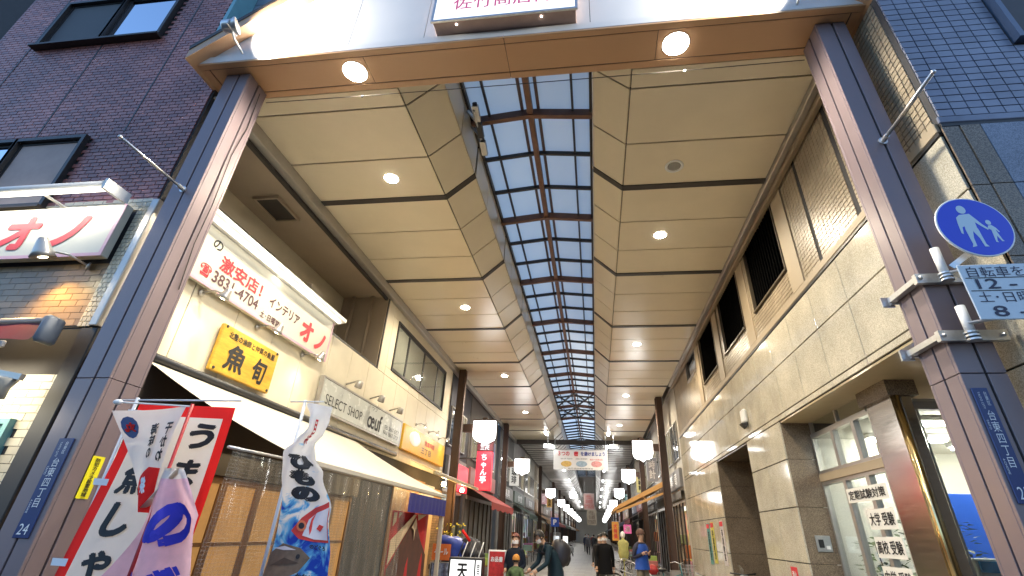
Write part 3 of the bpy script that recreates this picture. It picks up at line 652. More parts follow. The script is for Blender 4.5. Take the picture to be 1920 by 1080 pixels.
downlight(-3.27, 4.33, ZS+0.004, 0.17, 260, 'large bright round lamp in the gate soffit, nearer the brick building', 'gate soffit lamps', (1, .9, .72), 'soffit_lamp')
downlight(1.27, 4.32, ZS+0.004, 0.17, 260, 'large bright round lamp in the gate soffit, nearer the granite building', 'gate soffit lamps', (1, .9, .72), 'soffit_lamp')
t = thing('ceiling_speaker', 'round grey speaker grille set flush in the beige ceiling', 'speaker', (1.59, 6.8, ZC))
k = K(); k.lathe((1.59, 6.8, ZC), (0,0,-1), [(0.16, -0.005), (0.165, 0.012), (0.135, 0.016), (0.13, 0.006)], 24); k.build('rim', M_white, t, True)
k = K(); k.lathe((1.59, 6.8, ZC), (0,0,-1), [(0.132, 0.004), (0.08, 0.010), (0.001, 0.011)], 24); k.build('grille', M_grey, t, True)
def floodlight(x, z, s, label):
    t = thing('floodlight', label, 'floodlight', (x, 3.75, z), 'gable floodlights')
    d = Vector((s, 0.28, 0.35)).normalized(); c = Vector((x, 3.70, z))
    k = K(); k.lathe(c, d, [(0.05, -0.16), (0.085, -0.13), (0.095, 0.0), (0.12, 0.03), (0.12, 0.05), (0.1, 0.05)], 20); k.build('housing', M_steel, t, True)
    k = K(); k.lathe(c, d, [(0.1, 0.046), (0.001, 0.049)], 20); k.build('lens', E_flood, t)
    k = K(); k.tube([c + Vector((0,0,-.08)), c + Vector((0, .1, -.16)), (x, 4.0, z-.2)], 0.016, 8); k.tube([c + Vector((0, -.1, 0)), c + Vector((0, -.1, -.09)), c + Vector((0, .1, -.09)), c + Vector((0, .1, 0))], 0.01, 6); k.build('bracket', M_steel, t)
    light(t, 'flood_lamp', 'SPOT', c + d*0.1, 260, (1, .93, .82), 0.1, (s, 0.42, 0.34), 150, 1.0)
floodlight(-4.88, 7.78, 1, 'small silver floodlight at the lower corner of the gable by the brick wall')
floodlight(2.72, 7.72, -1, 'small silver floodlight at the lower corner of the gable by the granite building')
# gate sign
t = thing('gate_sign', 'white lightbox with pink lettering on the gate gable', 'sign', (-1.0, 3.95, 7.57))
box('cabinet', mat('sign_cabinet', (0.42, 0.30, 0.26), 0.4), -1.97, -0.04, 3.815, 4.015, 7.575, 9.2, t, 0.01)
k = K(); k.box(-1.99, -0.02, 3.785, 3.813, 7.565, 7.6); k.box(-1.99, -0.02, 3.785, 3.813, 9.17, 9.21); k.box(-1.99, -1.955, 3.785, 3.813, 7.6, 9.17); k.box(-0.055, -0.02, 3.785, 3.813, 7.6, 9.17); k.build('frame', M_steel, t)
box('light_panel', emat('sign_glow', (0.93, 0.98, 1.0), 0.42), -1.955, -0.055, 3.795, 3.812, 7.6, 9.17, t)
pinkink = mat('pink_ink', (0.75, 0.12, 0.25), 0.5, var=0, emit=(0.85, 0.12, 0.30), es=0.10)
lettering(t, '佐竹商店街', (-1.03, 3.79, 7.93), XX, ZZ, 1.36, 0.29, pinkink, 0.012)
for x in (-1.65, -0.5): k = K(); k.ball((x, 3.86, 7.57), 0.012, 8, 6); k.build('pilot_lamp', emat('pilot_glow', (1, .95, .85), 6), t)
# security cameras under the skylight edge
t = thing('security_camera', 'cluster of black and silver cameras hung at the skylight edge', 'camera', (-2.05, 6.6, 8.3))
k = K(); k.beam((-2.18, 6.3, 8.62), (-2.0, 6.35, 8.40), .05, .05); k.beam((-2.18, 6.7, 8.6), (-2.0, 6.7, 8.35), .04, .04); k.tube([(-2.0, 6.1, 8.40), (-1.98, 7.1, 8.28)], 0.022, 8); k.build('bracket', M_steel, t)
for i, (y, z) in enumerate([(6.2, 8.44), (6.55, 8.36), (6.95, 8.28)]):
    k = K(); k.obox((-1.97, y, z), (1, .15, 0), (0, .95, -.3), (0, .3, .95), .055, .15, .05); o = k.build('camera_body', M_alu if i % 2 == 0 else M_black, t)
    k = K(); k.lathe((-1.97, y-0.14, z+.045), (0, -.95, .3), [(.045, 0), (.045, .05), (.03, .05), (.028, .03)], 12); k.build('lens_hood', M_black, o)
# cable across the gate
t = thing('hanging_cable', 'thin sagging cable with two small beads strung between the gate columns', 'cable', (-4.8, 4.5, 7.1))
pts = []
for i in range(41):
    s = i/40; pts.append((-4.81 + 7.78*s, 4.62, 7.30 - 0.05*s*0 - 0.9*s*(1-s)*0.12 - 0.05))
k = K(); k.tube(pts, 0.006, 6); k.build('cable', M_dark, t)
for s in (0.2, 0.8): k = K(); k.ball((-4.81 + 7.78*s, 4.62, 7.25 - 0.9*s*(1-s)*0.12 - .01), 0.02, 8, 6); k.build('bead', M_black if s < .5 else M_white, t)
t = tag(K().tube([(-4.80, 4.45, 7.25), (-4.815, 4.5, 6.6), (-4.80, 4.43, 6.0), (-4.815, 4.48, 5.2), (-4.80, 4.45, 4.6), (-4.815, 4.52, 4.0)], 0.006, 6).build('loose_wire', M_dark), 'thin loose wire running down the gate column beside the brick building', 'wire')
for x, ye, z, lab in ((-5.02, 3.28, 5.255, 'thin steel flag rod on the gate column beside the brick building'), (3.165, 3.32, 5.367, 'thin steel flag rod on the gate column beside the blue round sign')):
    t = thing('flag_rod', lab, 'rod', (x, 4.2, z), 'gate flag rods')
    k = K(); k.tube([(x, 4.19, z), (x, ye, z)], 0.017, 10); k.build('rod', M_steel, t, True)
    k = K(); k.lathe((x, 4.199, z), (0,-1,0), [(0.045, 0), (0.045, 0.012), (0.026, 0.014), (0.026, 0.09), (0.018, 0.09)], 14); k.ball((x, ye, z), .022, 8, 6); k.build('socket', M_steel, t)

# ------------------------------------------------------------------ plates and road sign
M_navy = mat('navy_enamel', (0.012, 0.03, 0.14), 0.3, var=0.1)
def plate(x, z0, z1, wd, num, lab):
    t = thing('address_plate', lab, 'sign', (x, 4.19, z0), 'block address plates')
    box('plate', M_navy, x-wd/2, x+wd/2, 4.186, 4.197, z0, z1, t, 0.004); H = z1-z0; y = 4.183
    lettering(t, vert('台東四丁目'), (x+0.005, y, z0+H*0.54), XX, ZZ, wd*0.46, H*0.50, M_whiteink, 0.0)
    lettering(t, num, (x, y, z0+H*0.085), XX, ZZ, wd*0.62, H*0.10, M_whiteink, 0.0)
    lettering(t, vert('台東区'), (x+wd*0.2, y, z0+H*0.90), XX, ZZ, wd*0.2, H*0.13, M_whiteink, 0)
    lettering(t, 'TAITO CITY', (x-wd*0.18, y, z0+H*0.88), (0,0,-1), (1,0,0), H*0.16, wd*0.13, M_whiteink, 0)
    lettering(t, 'TAITO', (x-wd*0.33, y, z0+H*0.66), (0,0,-1), (1,0,0), H*0.09, wd*0.12, M_whiteink, 0)
    lettering(t, '4-CHOME', (x-wd*0.33, y, z0+H*0.30), (0,0,-1), (1,0,0), H*0.13, wd*0.12, M_whiteink, 0)
plate(-4.965, 1.43, 2.26, 0.16, '24', 'navy address plate numbered 24 on the gate column by the fish banners')
plate(3.065, 1.89, 2.725, 0.118, '25', 'navy address plate numbered 25 on the gate column by the granite building')
t = thing('camera_notice', 'small yellow notice strip with black writing on the gate column', 'sign', (-4.82, 4.46, 1.76))
box('plate', mat('yellow_plate', (0.85, 0.75, 0.02), 0.4, var=0.03), -4.829, -4.824, 4.395, 4.525, 1.76, 2.135, t); lettering(t, vert('防犯カメラ設置地域'), (-4.822, 4.46, 1.948), (0,1,0), ZZ, 0.052, 0.34, M_ink, 0.01)
t = thing('pedestrian_sign', 'round blue pedestrian road sign with white time plate on the gate column', 'sign', (3.2, 3.9, 3.1))
sc = Vector((3.322, 3.85, 4.03)); uS = Vector((1, 0.05, 0)).normalized()
nS = Vector((0, -1, 0)); nS = Vector((0.05, -1, 0)).normalized(); vS = Vector((0, 0, 1))
k = K(); k.lathe(sc, nS, [(0.3, -0.012), (0.302, 0.0), (0.298, 0.004)], 48); rim = k.build('sign_rim', M_whiteink, t)
k = K(); k.lathe(sc, nS, [(0.288, 0.0), (0.288, 0.006)], 48); k.build('sign_disc', mat('sign_blue', (0.006, 0.05, 0.62), 0.35, var=0.03), t)
def flat(poly, c, u, v, s=1.0):
    return [c + u*(a*s) + v*(b*s) for a, b in poly]
figc = sc + nS*0.0075; fig = K()
A = [(-.055,.10),(.03,.11),(.06,.06),(.095,-.0),(.13,-.045),(.12,-.06),(.08,-.02),(.045,.02),(.04,-.03),(.045,-.06),(.05,-.2),(.065,-.225),(.03,-.225),(.02,-.14),(-.005,-.07),(-.025,-.14),(-.03,-.22),(-.07,-.23),(-.055,-.2),(-.06,-.06),(-.055,-.02),(-.075,-.03),(-.09,-.1),(-.105,-.09),(-.1,.0),(-.09,.07)]
Bc = [(.135,-.015),(.165,-.01),(.19,-.04),(.205,-.08),(.195,-.085),(.178,-.055),(.185,-.1),(.195,-.16),(.205,-.175),(.185,-.175),(.165,-.12),(.15,-.17),(.155,-.185),(.135,-.18),(.142,-.10),(.145,-.06),(.125,-.045),(.12,-.055)]
def tri_fill(poly):
    bm = bmesh.new(); vs = [bm.verts.new((a, b, 0)) for a, b in poly]; f = bm.faces.new(vs); r = bmesh.ops.triangulate(bm, faces=[f]); bm.verts.index_update()
    out = [[v.index for v in q.verts] for q in bm.faces]; bm.free(); return out
for poly in (A, Bc): fig.add([figc + uS*(a-0.03) + vS*(b+0.02) for a, b in poly], tri_fill(poly))
for cx, cy, r in ((-.02, .155, .038), (.15, .017, .022)):
    q = [(cx + r*math.cos(2*math.pi*i/16), cy + r*1.15*math.sin(2*math.pi*i/16)) for i in range(16)]; fig.add([figc + uS*(a-0.03) + vS*(b+0.02) for a, b in q], [tuple(range(16))])
fig.build('pictogram', mat('sign_pale_blue', (0.55, 0.68, 0.75), 0.4, var=0), t)
k = K(); k.tube([(3.06, 4.02, 3.62), (3.06, 4.02, 3.92)], 0.035, 14); k.tube([(3.06, 4.02, 3.09), (3.06, 4.02, 3.36)], 0.035, 14); k.build('pipe', M_white, t, True)
k = K(); k.beam((3.12, 4.0, 3.72), (3.3, 3.88, 3.85), .02, .05); k.tube([(3.05, 4.0, 3.66), (3.2, 3.9, 3.66)], 0.015, 8); k.tube([(3.05, 4.0, 3.2), (3.2, 3.9, 3.2)], 0.015, 8); k.build('sign_arm', M_steel, t)
for z in (3.69, 3.15):
    k = K(); k.box(2.90, 3.42, 4.135, 4.185, z-0.045, z+0.045); k.box(2.905, 2.965, 4.19, 4.62, z-0.02, z+0.03); k.box(2.93, 3.34, 4.61, 4.64, z-0.03, z+0.03); k.box(2.86, 2.97, 4.64, 4.66, z-.05, z+.05)
    k.build('clamp_bracket', M_steel, t)
    for x in (2.93, 3.38): k = K(); k.lathe((x, 4.134, z), (0,-1,0), [(.018, 0), (.018, .015), (.01, .03)], 6); k.build('bolt', M_steel, t)
    for q in range(3): k = K(); k.lathe((3.06, 4.02, z-0.09+0.03*q), (0,0,1), [(.05, 0), (.05, .015)], 12); k.build('clamp_ring', M_steel, t)
pc = Vector((3.42, 3.84, 3.40)); M_pl = mat('white_sign_plate', (0.62, 0.68, 0.72), 0.35, var=0.03)
box('time_plate', M_pl, 3.035, 3.83, 3.842, 3.855, 3.165, 3.655, t, 0.01)
for body, cx, cz, wd, ht, bo in (('自転車を除く', 3.40, 3.585, 0.62, 0.095, 0.0), ('12 - 20', 3.40, 3.475, 0.56, 0.09, 0.01), ('土･日曜,休日', 3.40, 3.355, 0.62, 0.095, -0.005), ('8 - 20', 3.42, 3.235, 0.54, 0.09, 0.01)):
    lettering(t, body, (cx, 3.839, cz), XX, ZZ, wd, ht, mat('navy_ink', (0.015, 0.02, 0.06), 0.5, var=0), bo)
for z in (3.53, 3.415): box('rule_line', M_ink, 3.06, 3.80, 3.8385, 3.841, z-.003, z+.003, t)

# ------------------------------------------------------------------ signs of the corner shop
M_signw = mat('sign_board_cream', (0.58, 0.56, 0.47), 0.4, var=0.03); M_pinkb = mat('pink_border', (0.60, 0.36, 0.45), 0.5, var=0.05)
t = thing('shop_sign', 'white signboard with two red katakana on the brick street front', 'sign', (-7.5, 4.3, 4.36))
box('board', M_signw, -9.3, -5.79, 4.26, 4.36, 4.36, 5.12, t, 0.01)
k = K(); k.box(-9.3, -5.785, 4.252, 4.259, 4.355, 4.40); k.box(-5.83, -5.785, 4.252, 4.259, 4.401, 5.12); k.build('border', M_pinkb, t)
lettering(t, 'オ', (-7.13, 4.255, 4.735), XX, ZZ, 0.52, 0.5, M_redink, 0.05); lettering(t, 'ノ', (-6.42, 4.255, 4.735), XX, ZZ, 0.46, 0.46, M_redink, 0.05)
t = thing('sign_light_bar', 'long white tube light over the street signboard', 'lamp', (-7.5, 4.0, 5.2))
k = K(); k.tube([(-9.3, 4.02, 5.25), (-5.905, 4.02, 5.25)], 0.05, 12); k.build('hood', M_white, t, True)
box('tube', emat('tube_glow', (1, .94, .78), 2), -9.25, -5.9, 4.0, 4.05, 5.165, 5.195, t)
k = K(); k.box(-5.9, -5.86, 3.96, 4.3, 5.15, 5.3); k.box(-6.9, -6.86, 4.05, 4.4, 5.2, 5.22); k.build('end_cap', M_white, t)
light(t, 'tube_lamp', 'AREA', (-7.0, 4.0, 5.16), 9, (1, .92, .75), 0.1, (0, .45, -1)).data.shape = 'RECTANGLE'
bpy.data.lights['tube_lamp'].size = 2.2; bpy.data.lights['tube_lamp'].size_y = 0.06
def spotlamp(c, d, label, grp, arm, energy=12, sizecone=100, wall=None, col=(1, .82, .5), sc_=1.0, lens=E_spot):
    t = thing('spotlight', label, 'spotlight', c, grp); c = Vector(c); d = Vector(d).normalized(); s_ = sc_
    k = K(); k.lathe(c, d, [(.035*s_, -.1*s_), (.045*s_, -.06*s_), (.07*s_, .02*s_), (.09*s_, .07*s_), (.082*s_, .07*s_)], 14); k.build('lamp_head', M_alu, t, True)
    k = K(); k.lathe(c, d, [(.08*s_, .062*s_), (.001, .075*s_)], 14); k.build('bulb', lens, t)
    k = K(); k.tube([Vector(arm), (Vector(arm)+c)/2 + Vector((0,0,.05)), c], 0.014, 8); k.lathe(arm, (c-Vector(arm)), [(.05, 0), (.05, .02), (.02, .03)], 12); k.build('arm', M_alu, t, True)
    light(t, 'spot_lamp', 'SPOT', c + d*(.09*s_), energy, col, 0.05, d, sizecone, 1.0)
    return t
spotlamp((-6.28, 4.02, 4.32), (0.12, .42, -1), 'grey spotlight under the street signboard lighting golden tiles', 'shop spotlights', (-6.02, 4.38, 4.28), 30, 105, col=(1, .66, .22), sc_=1.35)
# red retractable awning on the street front
t = thing('street_awning', 'rolled red retractable awning over the street front', 'awning', (-7, 4.0, 3.2))
k = K(); k.tube([(-9, 4.15, 3.46), (-5.8, 4.15, 3.46)], 0.045, 14); k.build('cassette', mat('grey_metal', (0.3, 0.28, 0.27), 0.4, metal=.5), t, True)
k = K(); k.grid(lambda a, b: (-9 + 3.22*a, 4.12 - 0.10*b, 3.43 - 0.22*b - 0.008*math.sin(a*40)), 60, 6); k.build('red_valance', mat('red_canvas', (0.13, 0.006, 0.012), 0.7, var=0.15), t, True)
box('front_bar', mat('dull_bar', (.30, .28, .27), .5), -9, -5.95, 3.94, 3.98, 3.10, 3.17, t, 0.01)
k = K(); k.bbox(-5.79, -5.70, 4.03, 4.24, 3.2, 3.5, .03); k.build('end_cap', mat('blue_grey_plastic', (0.13, 0.155, 0.19), 0.45), t, True)
t = thing('wall_lamp_rail', 'rail of cone lamps washing the cream tiles beside the doorway', 'lamp', (-6.3, 4.1, 2.9))
k = K(); k.beam((-8.2, 3.92, 3.19), (-5.68, 4.08, 2.82), .05, .06); k.build('rail', M_alu, t)
for i, x in enumerate((-6.55, -6.2, -5.85)):
    z = 2.82 + (-5.68-x)*0.147; y = 4.08 + (x+5.68)*0.064
    k = K(); k.lathe((x, y, z-.02), (0, 0.2, -1), [(.03, 0), (.11, .02), (.05, .12), (.035, .22), (.03, .22)], 14); o = k.build('cone_lamp', mat('lamp_grey', (0.35, 0.34, 0.3), 0.5), t, True)
light(t, 'wash_lamp', 'AREA', (-6.4, 3.95, 2.78), 9, (1, .88, .62), 0.9, (0, .75, -1))

# ------------------------------------------------------------------ arcade side signs on the left
XS = XB + 0.12
t = thing('long_shop_sign', 'long white signboard with phone number and red katakana on arcade wall', 'sign', (XS, 7, 4.5))
box('board', M_signw, XS-0.07, XS, 4.7, 8.86, 4.53, 5.38, t, 0.01)
k = K(); k.box(XS+.001, XS+.008, 4.7, 8.86, 4.53, 4.57); k.box(XS+.001, XS+.008, 8.82, 8.86, 4.571, 5.38); k.build('border', M_pinkb, t)
k = K(); k.prism([(XS-.07, 4.65, 5.39), (XS+.2, 4.65, 5.43), (XS+.2, 4.65, 5.50), (XS-.07, 4.65, 5.52)], (0, 4.32, 0)); k.build('light_hood', M_white, t)
box('tube', emat('tube_glow2', (1, .95, .82), 1), XS+.1, XS+.15, 4.75, 8.85, 5.37, 5.40, t)
l = light(t, 'hood_lamp', 'AREA', (XS+.13, 6.8, 5.365), 4, (1, .93, .76), 0.06, (-.5, 0, -1)); l.data.shape = 'RECTANGLE'; l.data.size = 0.06; l.data.size_y = 4.0
def sidetext(t, body, y, z, wd, ht, m, bold=0.0, x=XS+.004, **kw): return lettering(t, body, (x, y, z), (0,1,0), ZZ, wd, ht, m, bold, **kw)
M_brink = mat('brown_ink', (0.10, 0.045, 0.05), 0.5, var=0)
sidetext(t, 'の', 5.37, 5.17, 0.19, 0.15, M_ink, 0.02)
sidetext(t, '激安店！', 6.02, 4.98, 1.0, 0.24, M_redink, 0.03); sidetext(t, '☎', 5.32, 4.73, 0.22, 0.18, M_redink, 0.02); sidetext(t, '3831-4704', 6.0, 4.73, 1.05, 0.18, M_brink, 0.02)
sidetext(t, 'インテリア', 7.22, 4.93, 0.92, 0.19, M_brink, 0.03); sidetext(t, '土･日曜営業', 6.96, 4.65, 0.66, 0.12, M_brink, 0.03)
sidetext(t, 'オ', 8.0, 4.86, 0.42, 0.40, M_redink, 0.05); sidetext(t, 'ノ', 8.5, 4.83, 0.36, 0.36, M_redink, 0.05)
# hall sign: fish shop
M_gold = mat('golden_wood_board', (0.66, 0.38, 0.035), 0.4, var=0.3, scale=4, stretch=(1, 1, 6))
t = thing('fish_shop_sign', 'golden wooden signboard with brushed black kanji above the awning', 'sign', (XS, 6.7, 3.5))
box('board', M_gold, XB+0.03, XB+0.1, 6.04, 7.44, 3.52, 4.22, t, 0.012)
for y, z in ((6.1, 4.19), (7.38, 4.19), (6.1, 3.56), (7.38, 3.56)): k = K(); k.lathe((XB+.1, y, z), (1,0,0), [(.025, 0), (.02, .012), (.001, .016)], 10); k.build('stud', M_black, t)
sidetext(t, '魚', 6.46, 3.80, 0.44, 0.40, M_ink, 0.035, x=XB+.104, shear=0.1); sidetext(t, '旬', 7.06, 3.79, 0.34, 0.40, M_ink, 0.035, x=XB+.104, shear=0.1)
sidetext(t, '北陸の漁師と仲買の魚屋', 6.76, 4.10, 1.16, 0.105, M_ink, 0.02, x=XB+.104)
for i, (y, nm) in enumerate(((5.5, 'nearest the gate column'), (6.8, 'above the golden board'), (8.2, 'past the golden board'))):
    spotlamp((XB+0.42, y, 4.42), (-.42, 0, -1), 'warm spotlight below the long signboard, %s' % nm, 'shop spotlights', (XB+.02, y, 4.46), 9 if i != 1 else 3.5, 110, col=(1, .82, .5))
t = thing('select_shop_sign', 'pale grey signboard reading SELECT SHOP on the cream wall', 'sign', (XS, 11.2, 3.65))
box('board', mat('pale_board', (0.50, 0.52, 0.49), 0.25, var=0.03), XB+.02, XB+.1, 9.05, 13.5, 3.66, 4.27, t, 0.01)
k = K(); k.box(XB+.015, XB+.105, 9.0, 9.045, 3.62, 4.31); k.box(XB+.015, XB+.105, 13.505, 13.55, 3.62, 4.31); k.box(XB+.015, XB+.105, 9.046, 13.504, 4.272, 4.31); k.box(XB+.015, XB+.105, 9.046, 13.504, 3.62, 3.658); k.build('frame', M_alu, t)
sidetext(t, 'SELECT SHOP', 10.1, 3.89, 1.75, 0.20, M_ink, 0.0, x=XB+.104); sidetext(t, 'œuf', 11.72, 3.93, 0.85, 0.40, M_ink, 0.02, x=XB+.104); sidetext(t, 'ウフ', 11.6, 4.2, 0.3, 0.09, M_ink, 0, x=XB+.104)
sidetext(t, 'TEL 3867-5757\nFAX 3867-5757', 12.85, 3.86, 1.05, 0.24, M_ink, 0.0, x=XB+.104)
E_lamp2 = emat('faint_spot_glow', (1, .95, .85), 1.5)
for i, y in enumerate((10.1, 11.4, 12.7)):
    t = thing('sign_spotlight', 'small silver arm spotlight above the pale signboard, %s from the entrance' % ordn[i], 'spotlight', (XB+.3, y, 4.4), 'unlit sign spotlights')
    k = K(); k.tube([(XB+.01, y, 4.42), (XB+.3, y, 4.50), (XB+.34, y, 4.46)], 0.02, 8); k.build('arm', M_alu, t, True)
    k = K(); k.lathe((XB+.34, y, 4.5), (-.25, 0, -1), [(.05, 0), (.08, .03), (.085, .16), (.07, .17)], 14); k.build('lamp_head', M_alu, t, True)
t = thing('yellow_shop_sign', 'golden yellow signboard with a white bowl picture on the cream wall', 'sign', (XS, 15.7, 3.6))
box('board', mat('yellow_board', (0.72, 0.42, 0.03), 0.4, var=0.12, scale=3), XB+.02, XB+.1, 13.75, 17.95, 3.60, 4.30, t, 0.01)
k = K(); k.ball((XB+.1, 14.75, 4.02), 0.28, 16, 10, (.05, 1.8, .75)); k.build('bowl_picture', M_whiteink, t, True)
sidetext(t, '営業時間', 16.2, 4.05, 1.0, 0.16, M_redink, 0.01, x=XB+.104); sidetext(t, '三丁目', 15.9, 3.8, 1.0, 0.18, M_brink, 0.01, x=XB+.104)
for i, y in enumerate((14.9, 16.2, 17.4)):
    spotlamp((XB+.34, y, 4.45), (-.35, 0, -1), 'small lit arm spotlight above the yellow signboard, %s from the entrance' % ordn[i], 'shop spotlights', (XB+.01, y, 4.48), 5, 110, sc_=0.8)

# ------------------------------------------------------------------ fish shop awning and curtains
AX0, AZ0, AX1, AZ1 = XB+.05, 3.34, -3.2, 2.27
M_canvas = mat('cream_canvas', (0.62, 0.57, 0.48), 0.75, var=0.08, scale=2)
t = thing('cream_awning', 'large cream canvas awning over the fish shop front', 'awning', (-4.3, 8, 0))
k = K(); k.grid(lambda a, b: (AX0 + (AX1-AX0)*b, 5.1 + 5.9*a, AZ0 + (AZ1-AZ0)*b - 0.05*math.sin(math.pi*b)), 24, 10); k.build('canopy', M_canvas, t, True)
k = K(); k.tube([(AX0-.0, 4.8, AZ0+.06), (AX0, 13.5, AZ0+.06)], 0.055, 12); k.build('roller', M_black, t, True)
box('front_bar', M_canvas, AX1-.03, AX1+.03, 5.05, 11.05, AZ1-.07, AZ1+.0, t, 0.012); k = K(); k.tube([(AX1, 4.1, AZ1-.08), (AX1, 5.06, AZ1-.06)], .014, 8); k.build('curtain_rod', M_steel, t, True)
for y in (6.3, 10.3): k = K(); k.beam((AX0, y, 3.2), (-4.3, y+.5, 2.6), .05, .05); k.beam((-4.3, y+.5, 2.6), (AX1, y, AZ1-.03), .05, .05); k.build('folding_arm', M_alu, t)
for y in (11.0,): box('post', M_cream if y > 5 else M_alu, AX1-.05, AX1+.03, y-.04, y+.04, 0, AZ1-.09, t, 0.008)
def curtain_mat():
    m = bpy.data.materials.new('clear_vinyl'); m.use_nodes = True; N = m.node_tree.nodes; L = m.node_tree.links; N.remove(N['Principled BSDF'])
    tr = N.new('ShaderNodeBsdfTransparent'); tr.inputs[0].default_value = (0.93, 0.93, 0.90, 1); gl = N.new('ShaderNodeBsdfGlossy'); gl.inputs['Roughness'].default_value = 0.08; df = N.new('ShaderNodeBsdfDiffuse'); df.inputs[0].default_value = (0.55, 0.55, 0.5, 1)
    lw = N.new('ShaderNodeLayerWeight'); lw.inputs[0].default_value = 0.07
    tc = N.new('ShaderNodeTexCoord'); sp = N.new('ShaderNodeSeparateXYZ'); L.new(tc.outputs['Object'], sp.inputs[0])
    mask = None
    for ax in (1, 2):
        mu = N.new('ShaderNodeMath'); mu.operation = 'MULTIPLY'; mu.inputs[1].default_value = 33; L.new(sp.outputs[ax], mu.inputs[0]); fr = N.new('ShaderNodeMath'); fr.operation = 'FRACT'; L.new(mu.outputs[0], fr.inputs[0])
        lt = N.new('ShaderNodeMath'); lt.operation = 'LESS_THAN'; lt.inputs[1].default_value = 0.13; L.new(fr.outputs[0], lt.inputs[0])
        if mask is None: mask = lt
        else: mm = N.new('ShaderNodeMath'); mm.operation = 'MAXIMUM'; L.new(mask.outputs[0], mm.inputs[0]); L.new(lt.outputs[0], mm.inputs[1]); mask = mm
    m1 = N.new('ShaderNodeMixShader'); L.new(lw.outputs['Facing'], m1.inputs[0]); L.new(tr.outputs[0], m1.inputs[1]); L.new(gl.outputs[0], m1.inputs[2])
    sc_ = N.new('ShaderNodeMath'); sc_.operation = 'MULTIPLY_ADD'; sc_.inputs[1].default_value = 0.30; sc_.inputs[2].default_value = 0.03; L.new(mask.outputs[0], sc_.inputs[0])
    m2 = N.new('ShaderNodeMixShader'); L.new(sc_.outputs[0], m2.inputs[0]); L.new(m1.outputs[0], m2.inputs[1]); L.new(df.outputs[0], m2.inputs[2]); L.new(m2.outputs[0], N['Material Output'].inputs[0]); return m
M_vinyl = curtain_mat()
def vinyl(y0_, y1_, z0, z1, lab):
    rnd = [random.uniform(-1, 1) for _ in range(6)]
    def fn(a, b):
        y = y0_ + (y1_-y0_)*a; f = (1-b)*0.8 + 0.2
        return (AX1 + .02 + f*(0.035*math.sin(a*37+rnd[0]) + 0.02*math.sin(a*71+b*5+rnd[1]) + 0.012*math.sin(b*19+a*13)), y, z0 + (z1-z0)*b)
    k = K(); k.grid(fn, 110, 24); tag(k.build('vinyl_curtain', M_vinyl, None, True), lab, 'curtain', 'vinyl curtains')
vinyl(4.15, 6.55, 0.25, 2.17, 'clear gridded vinyl curtain under the awning between the two fish banners')
vinyl(6.6, 8.7, 0.25, 2.17, 'clear crumpled vinyl curtain under the awning beside the indigo valance')
M_ind = mat('indigo_cloth', (0.035, 0.035, 0.22), 0.8, var=0.15)
k = K(); k.grid(lambda a, b: (AX1+.04 + 0.02*math.sin(a*60)*(1-b), 8.75 + 2.3*a, 1.86 + 0.3*b), 80, 4); tag(k.build('indigo_valance', M_ind, None, True), 'short indigo cloth valance hanging at the awning end', 'valance')
# shop front below the awning: warm wooden sliding doors, lit room
M_wood = mat('warm_wood', (0.20, 0.095, 0.035), 0.5, var=0.25, scale=3, stretch=(4, 4, .6))
t = thing('fish_shop', 'warm lit wooden sliding doors of the fish shop below the cream awning', 'shop', (XB, 8, 0))
E_paper = mat('lit_paper_screen', (0.26, 0.125, 0.04), 0.8, var=0.5, scale=2.5, emit=(1, 0.52, 0.16), es=0.09)
for i in range(8):
    a = 4.6 + 0.85*i
    k = K(); k.box(XB+.0, XB+.05, a, a+.08, 0, 2.2); k.box(XB, XB+.05, a+.77, a+.85, 0, 2.2); k.box(XB, XB+.05, a+.08, a+.77, 2.1, 2.2); k.box(XB, XB+.05, a+.08, a+.77, 0, .5); k.box(XB+.005, XB+.045, a+.08, a+.77, 1.3, 1.35)
    d_ = k.build('sliding_door', M_wood, t); box('screen', E_paper, XB+.015, XB+.03, a+.08, a+.77, .5, 2.1, d_)
box('lintel', M_dark, XB+.0, XB+.12, 4.5, 11.5, 2.201, 3.28, t)
light(t, 'shop_lamp', 'AREA', (-4.6, 7.5, 2.5), 5, (1, .75, .42), 1.5, (0, 0, -1))
for i in range(3):
    y = 5.4 + 1.9*i; k = K(); k.box(-4.9, -4.1, y, y+1.5, .62, .7); k.box(-4.88, -4.8, y+.05, y+.12, 0, .62); k.box(-4.2, -4.12, y+1.38, y+1.45, 0, .62); k.box(-4.2, -4.12, y+.05, y+.12, 0, .62); k.box(-4.88, -4.8, y+1.38, y+1.45, 0, .62)
    tb = thing('display_table', 'wooden display table behind the vinyl curtain, %s from the entrance' % ordn[i], 'table', (-4.5, y+.75, 0), 'fish shop tables'); k.build('table', M_wood, tb)
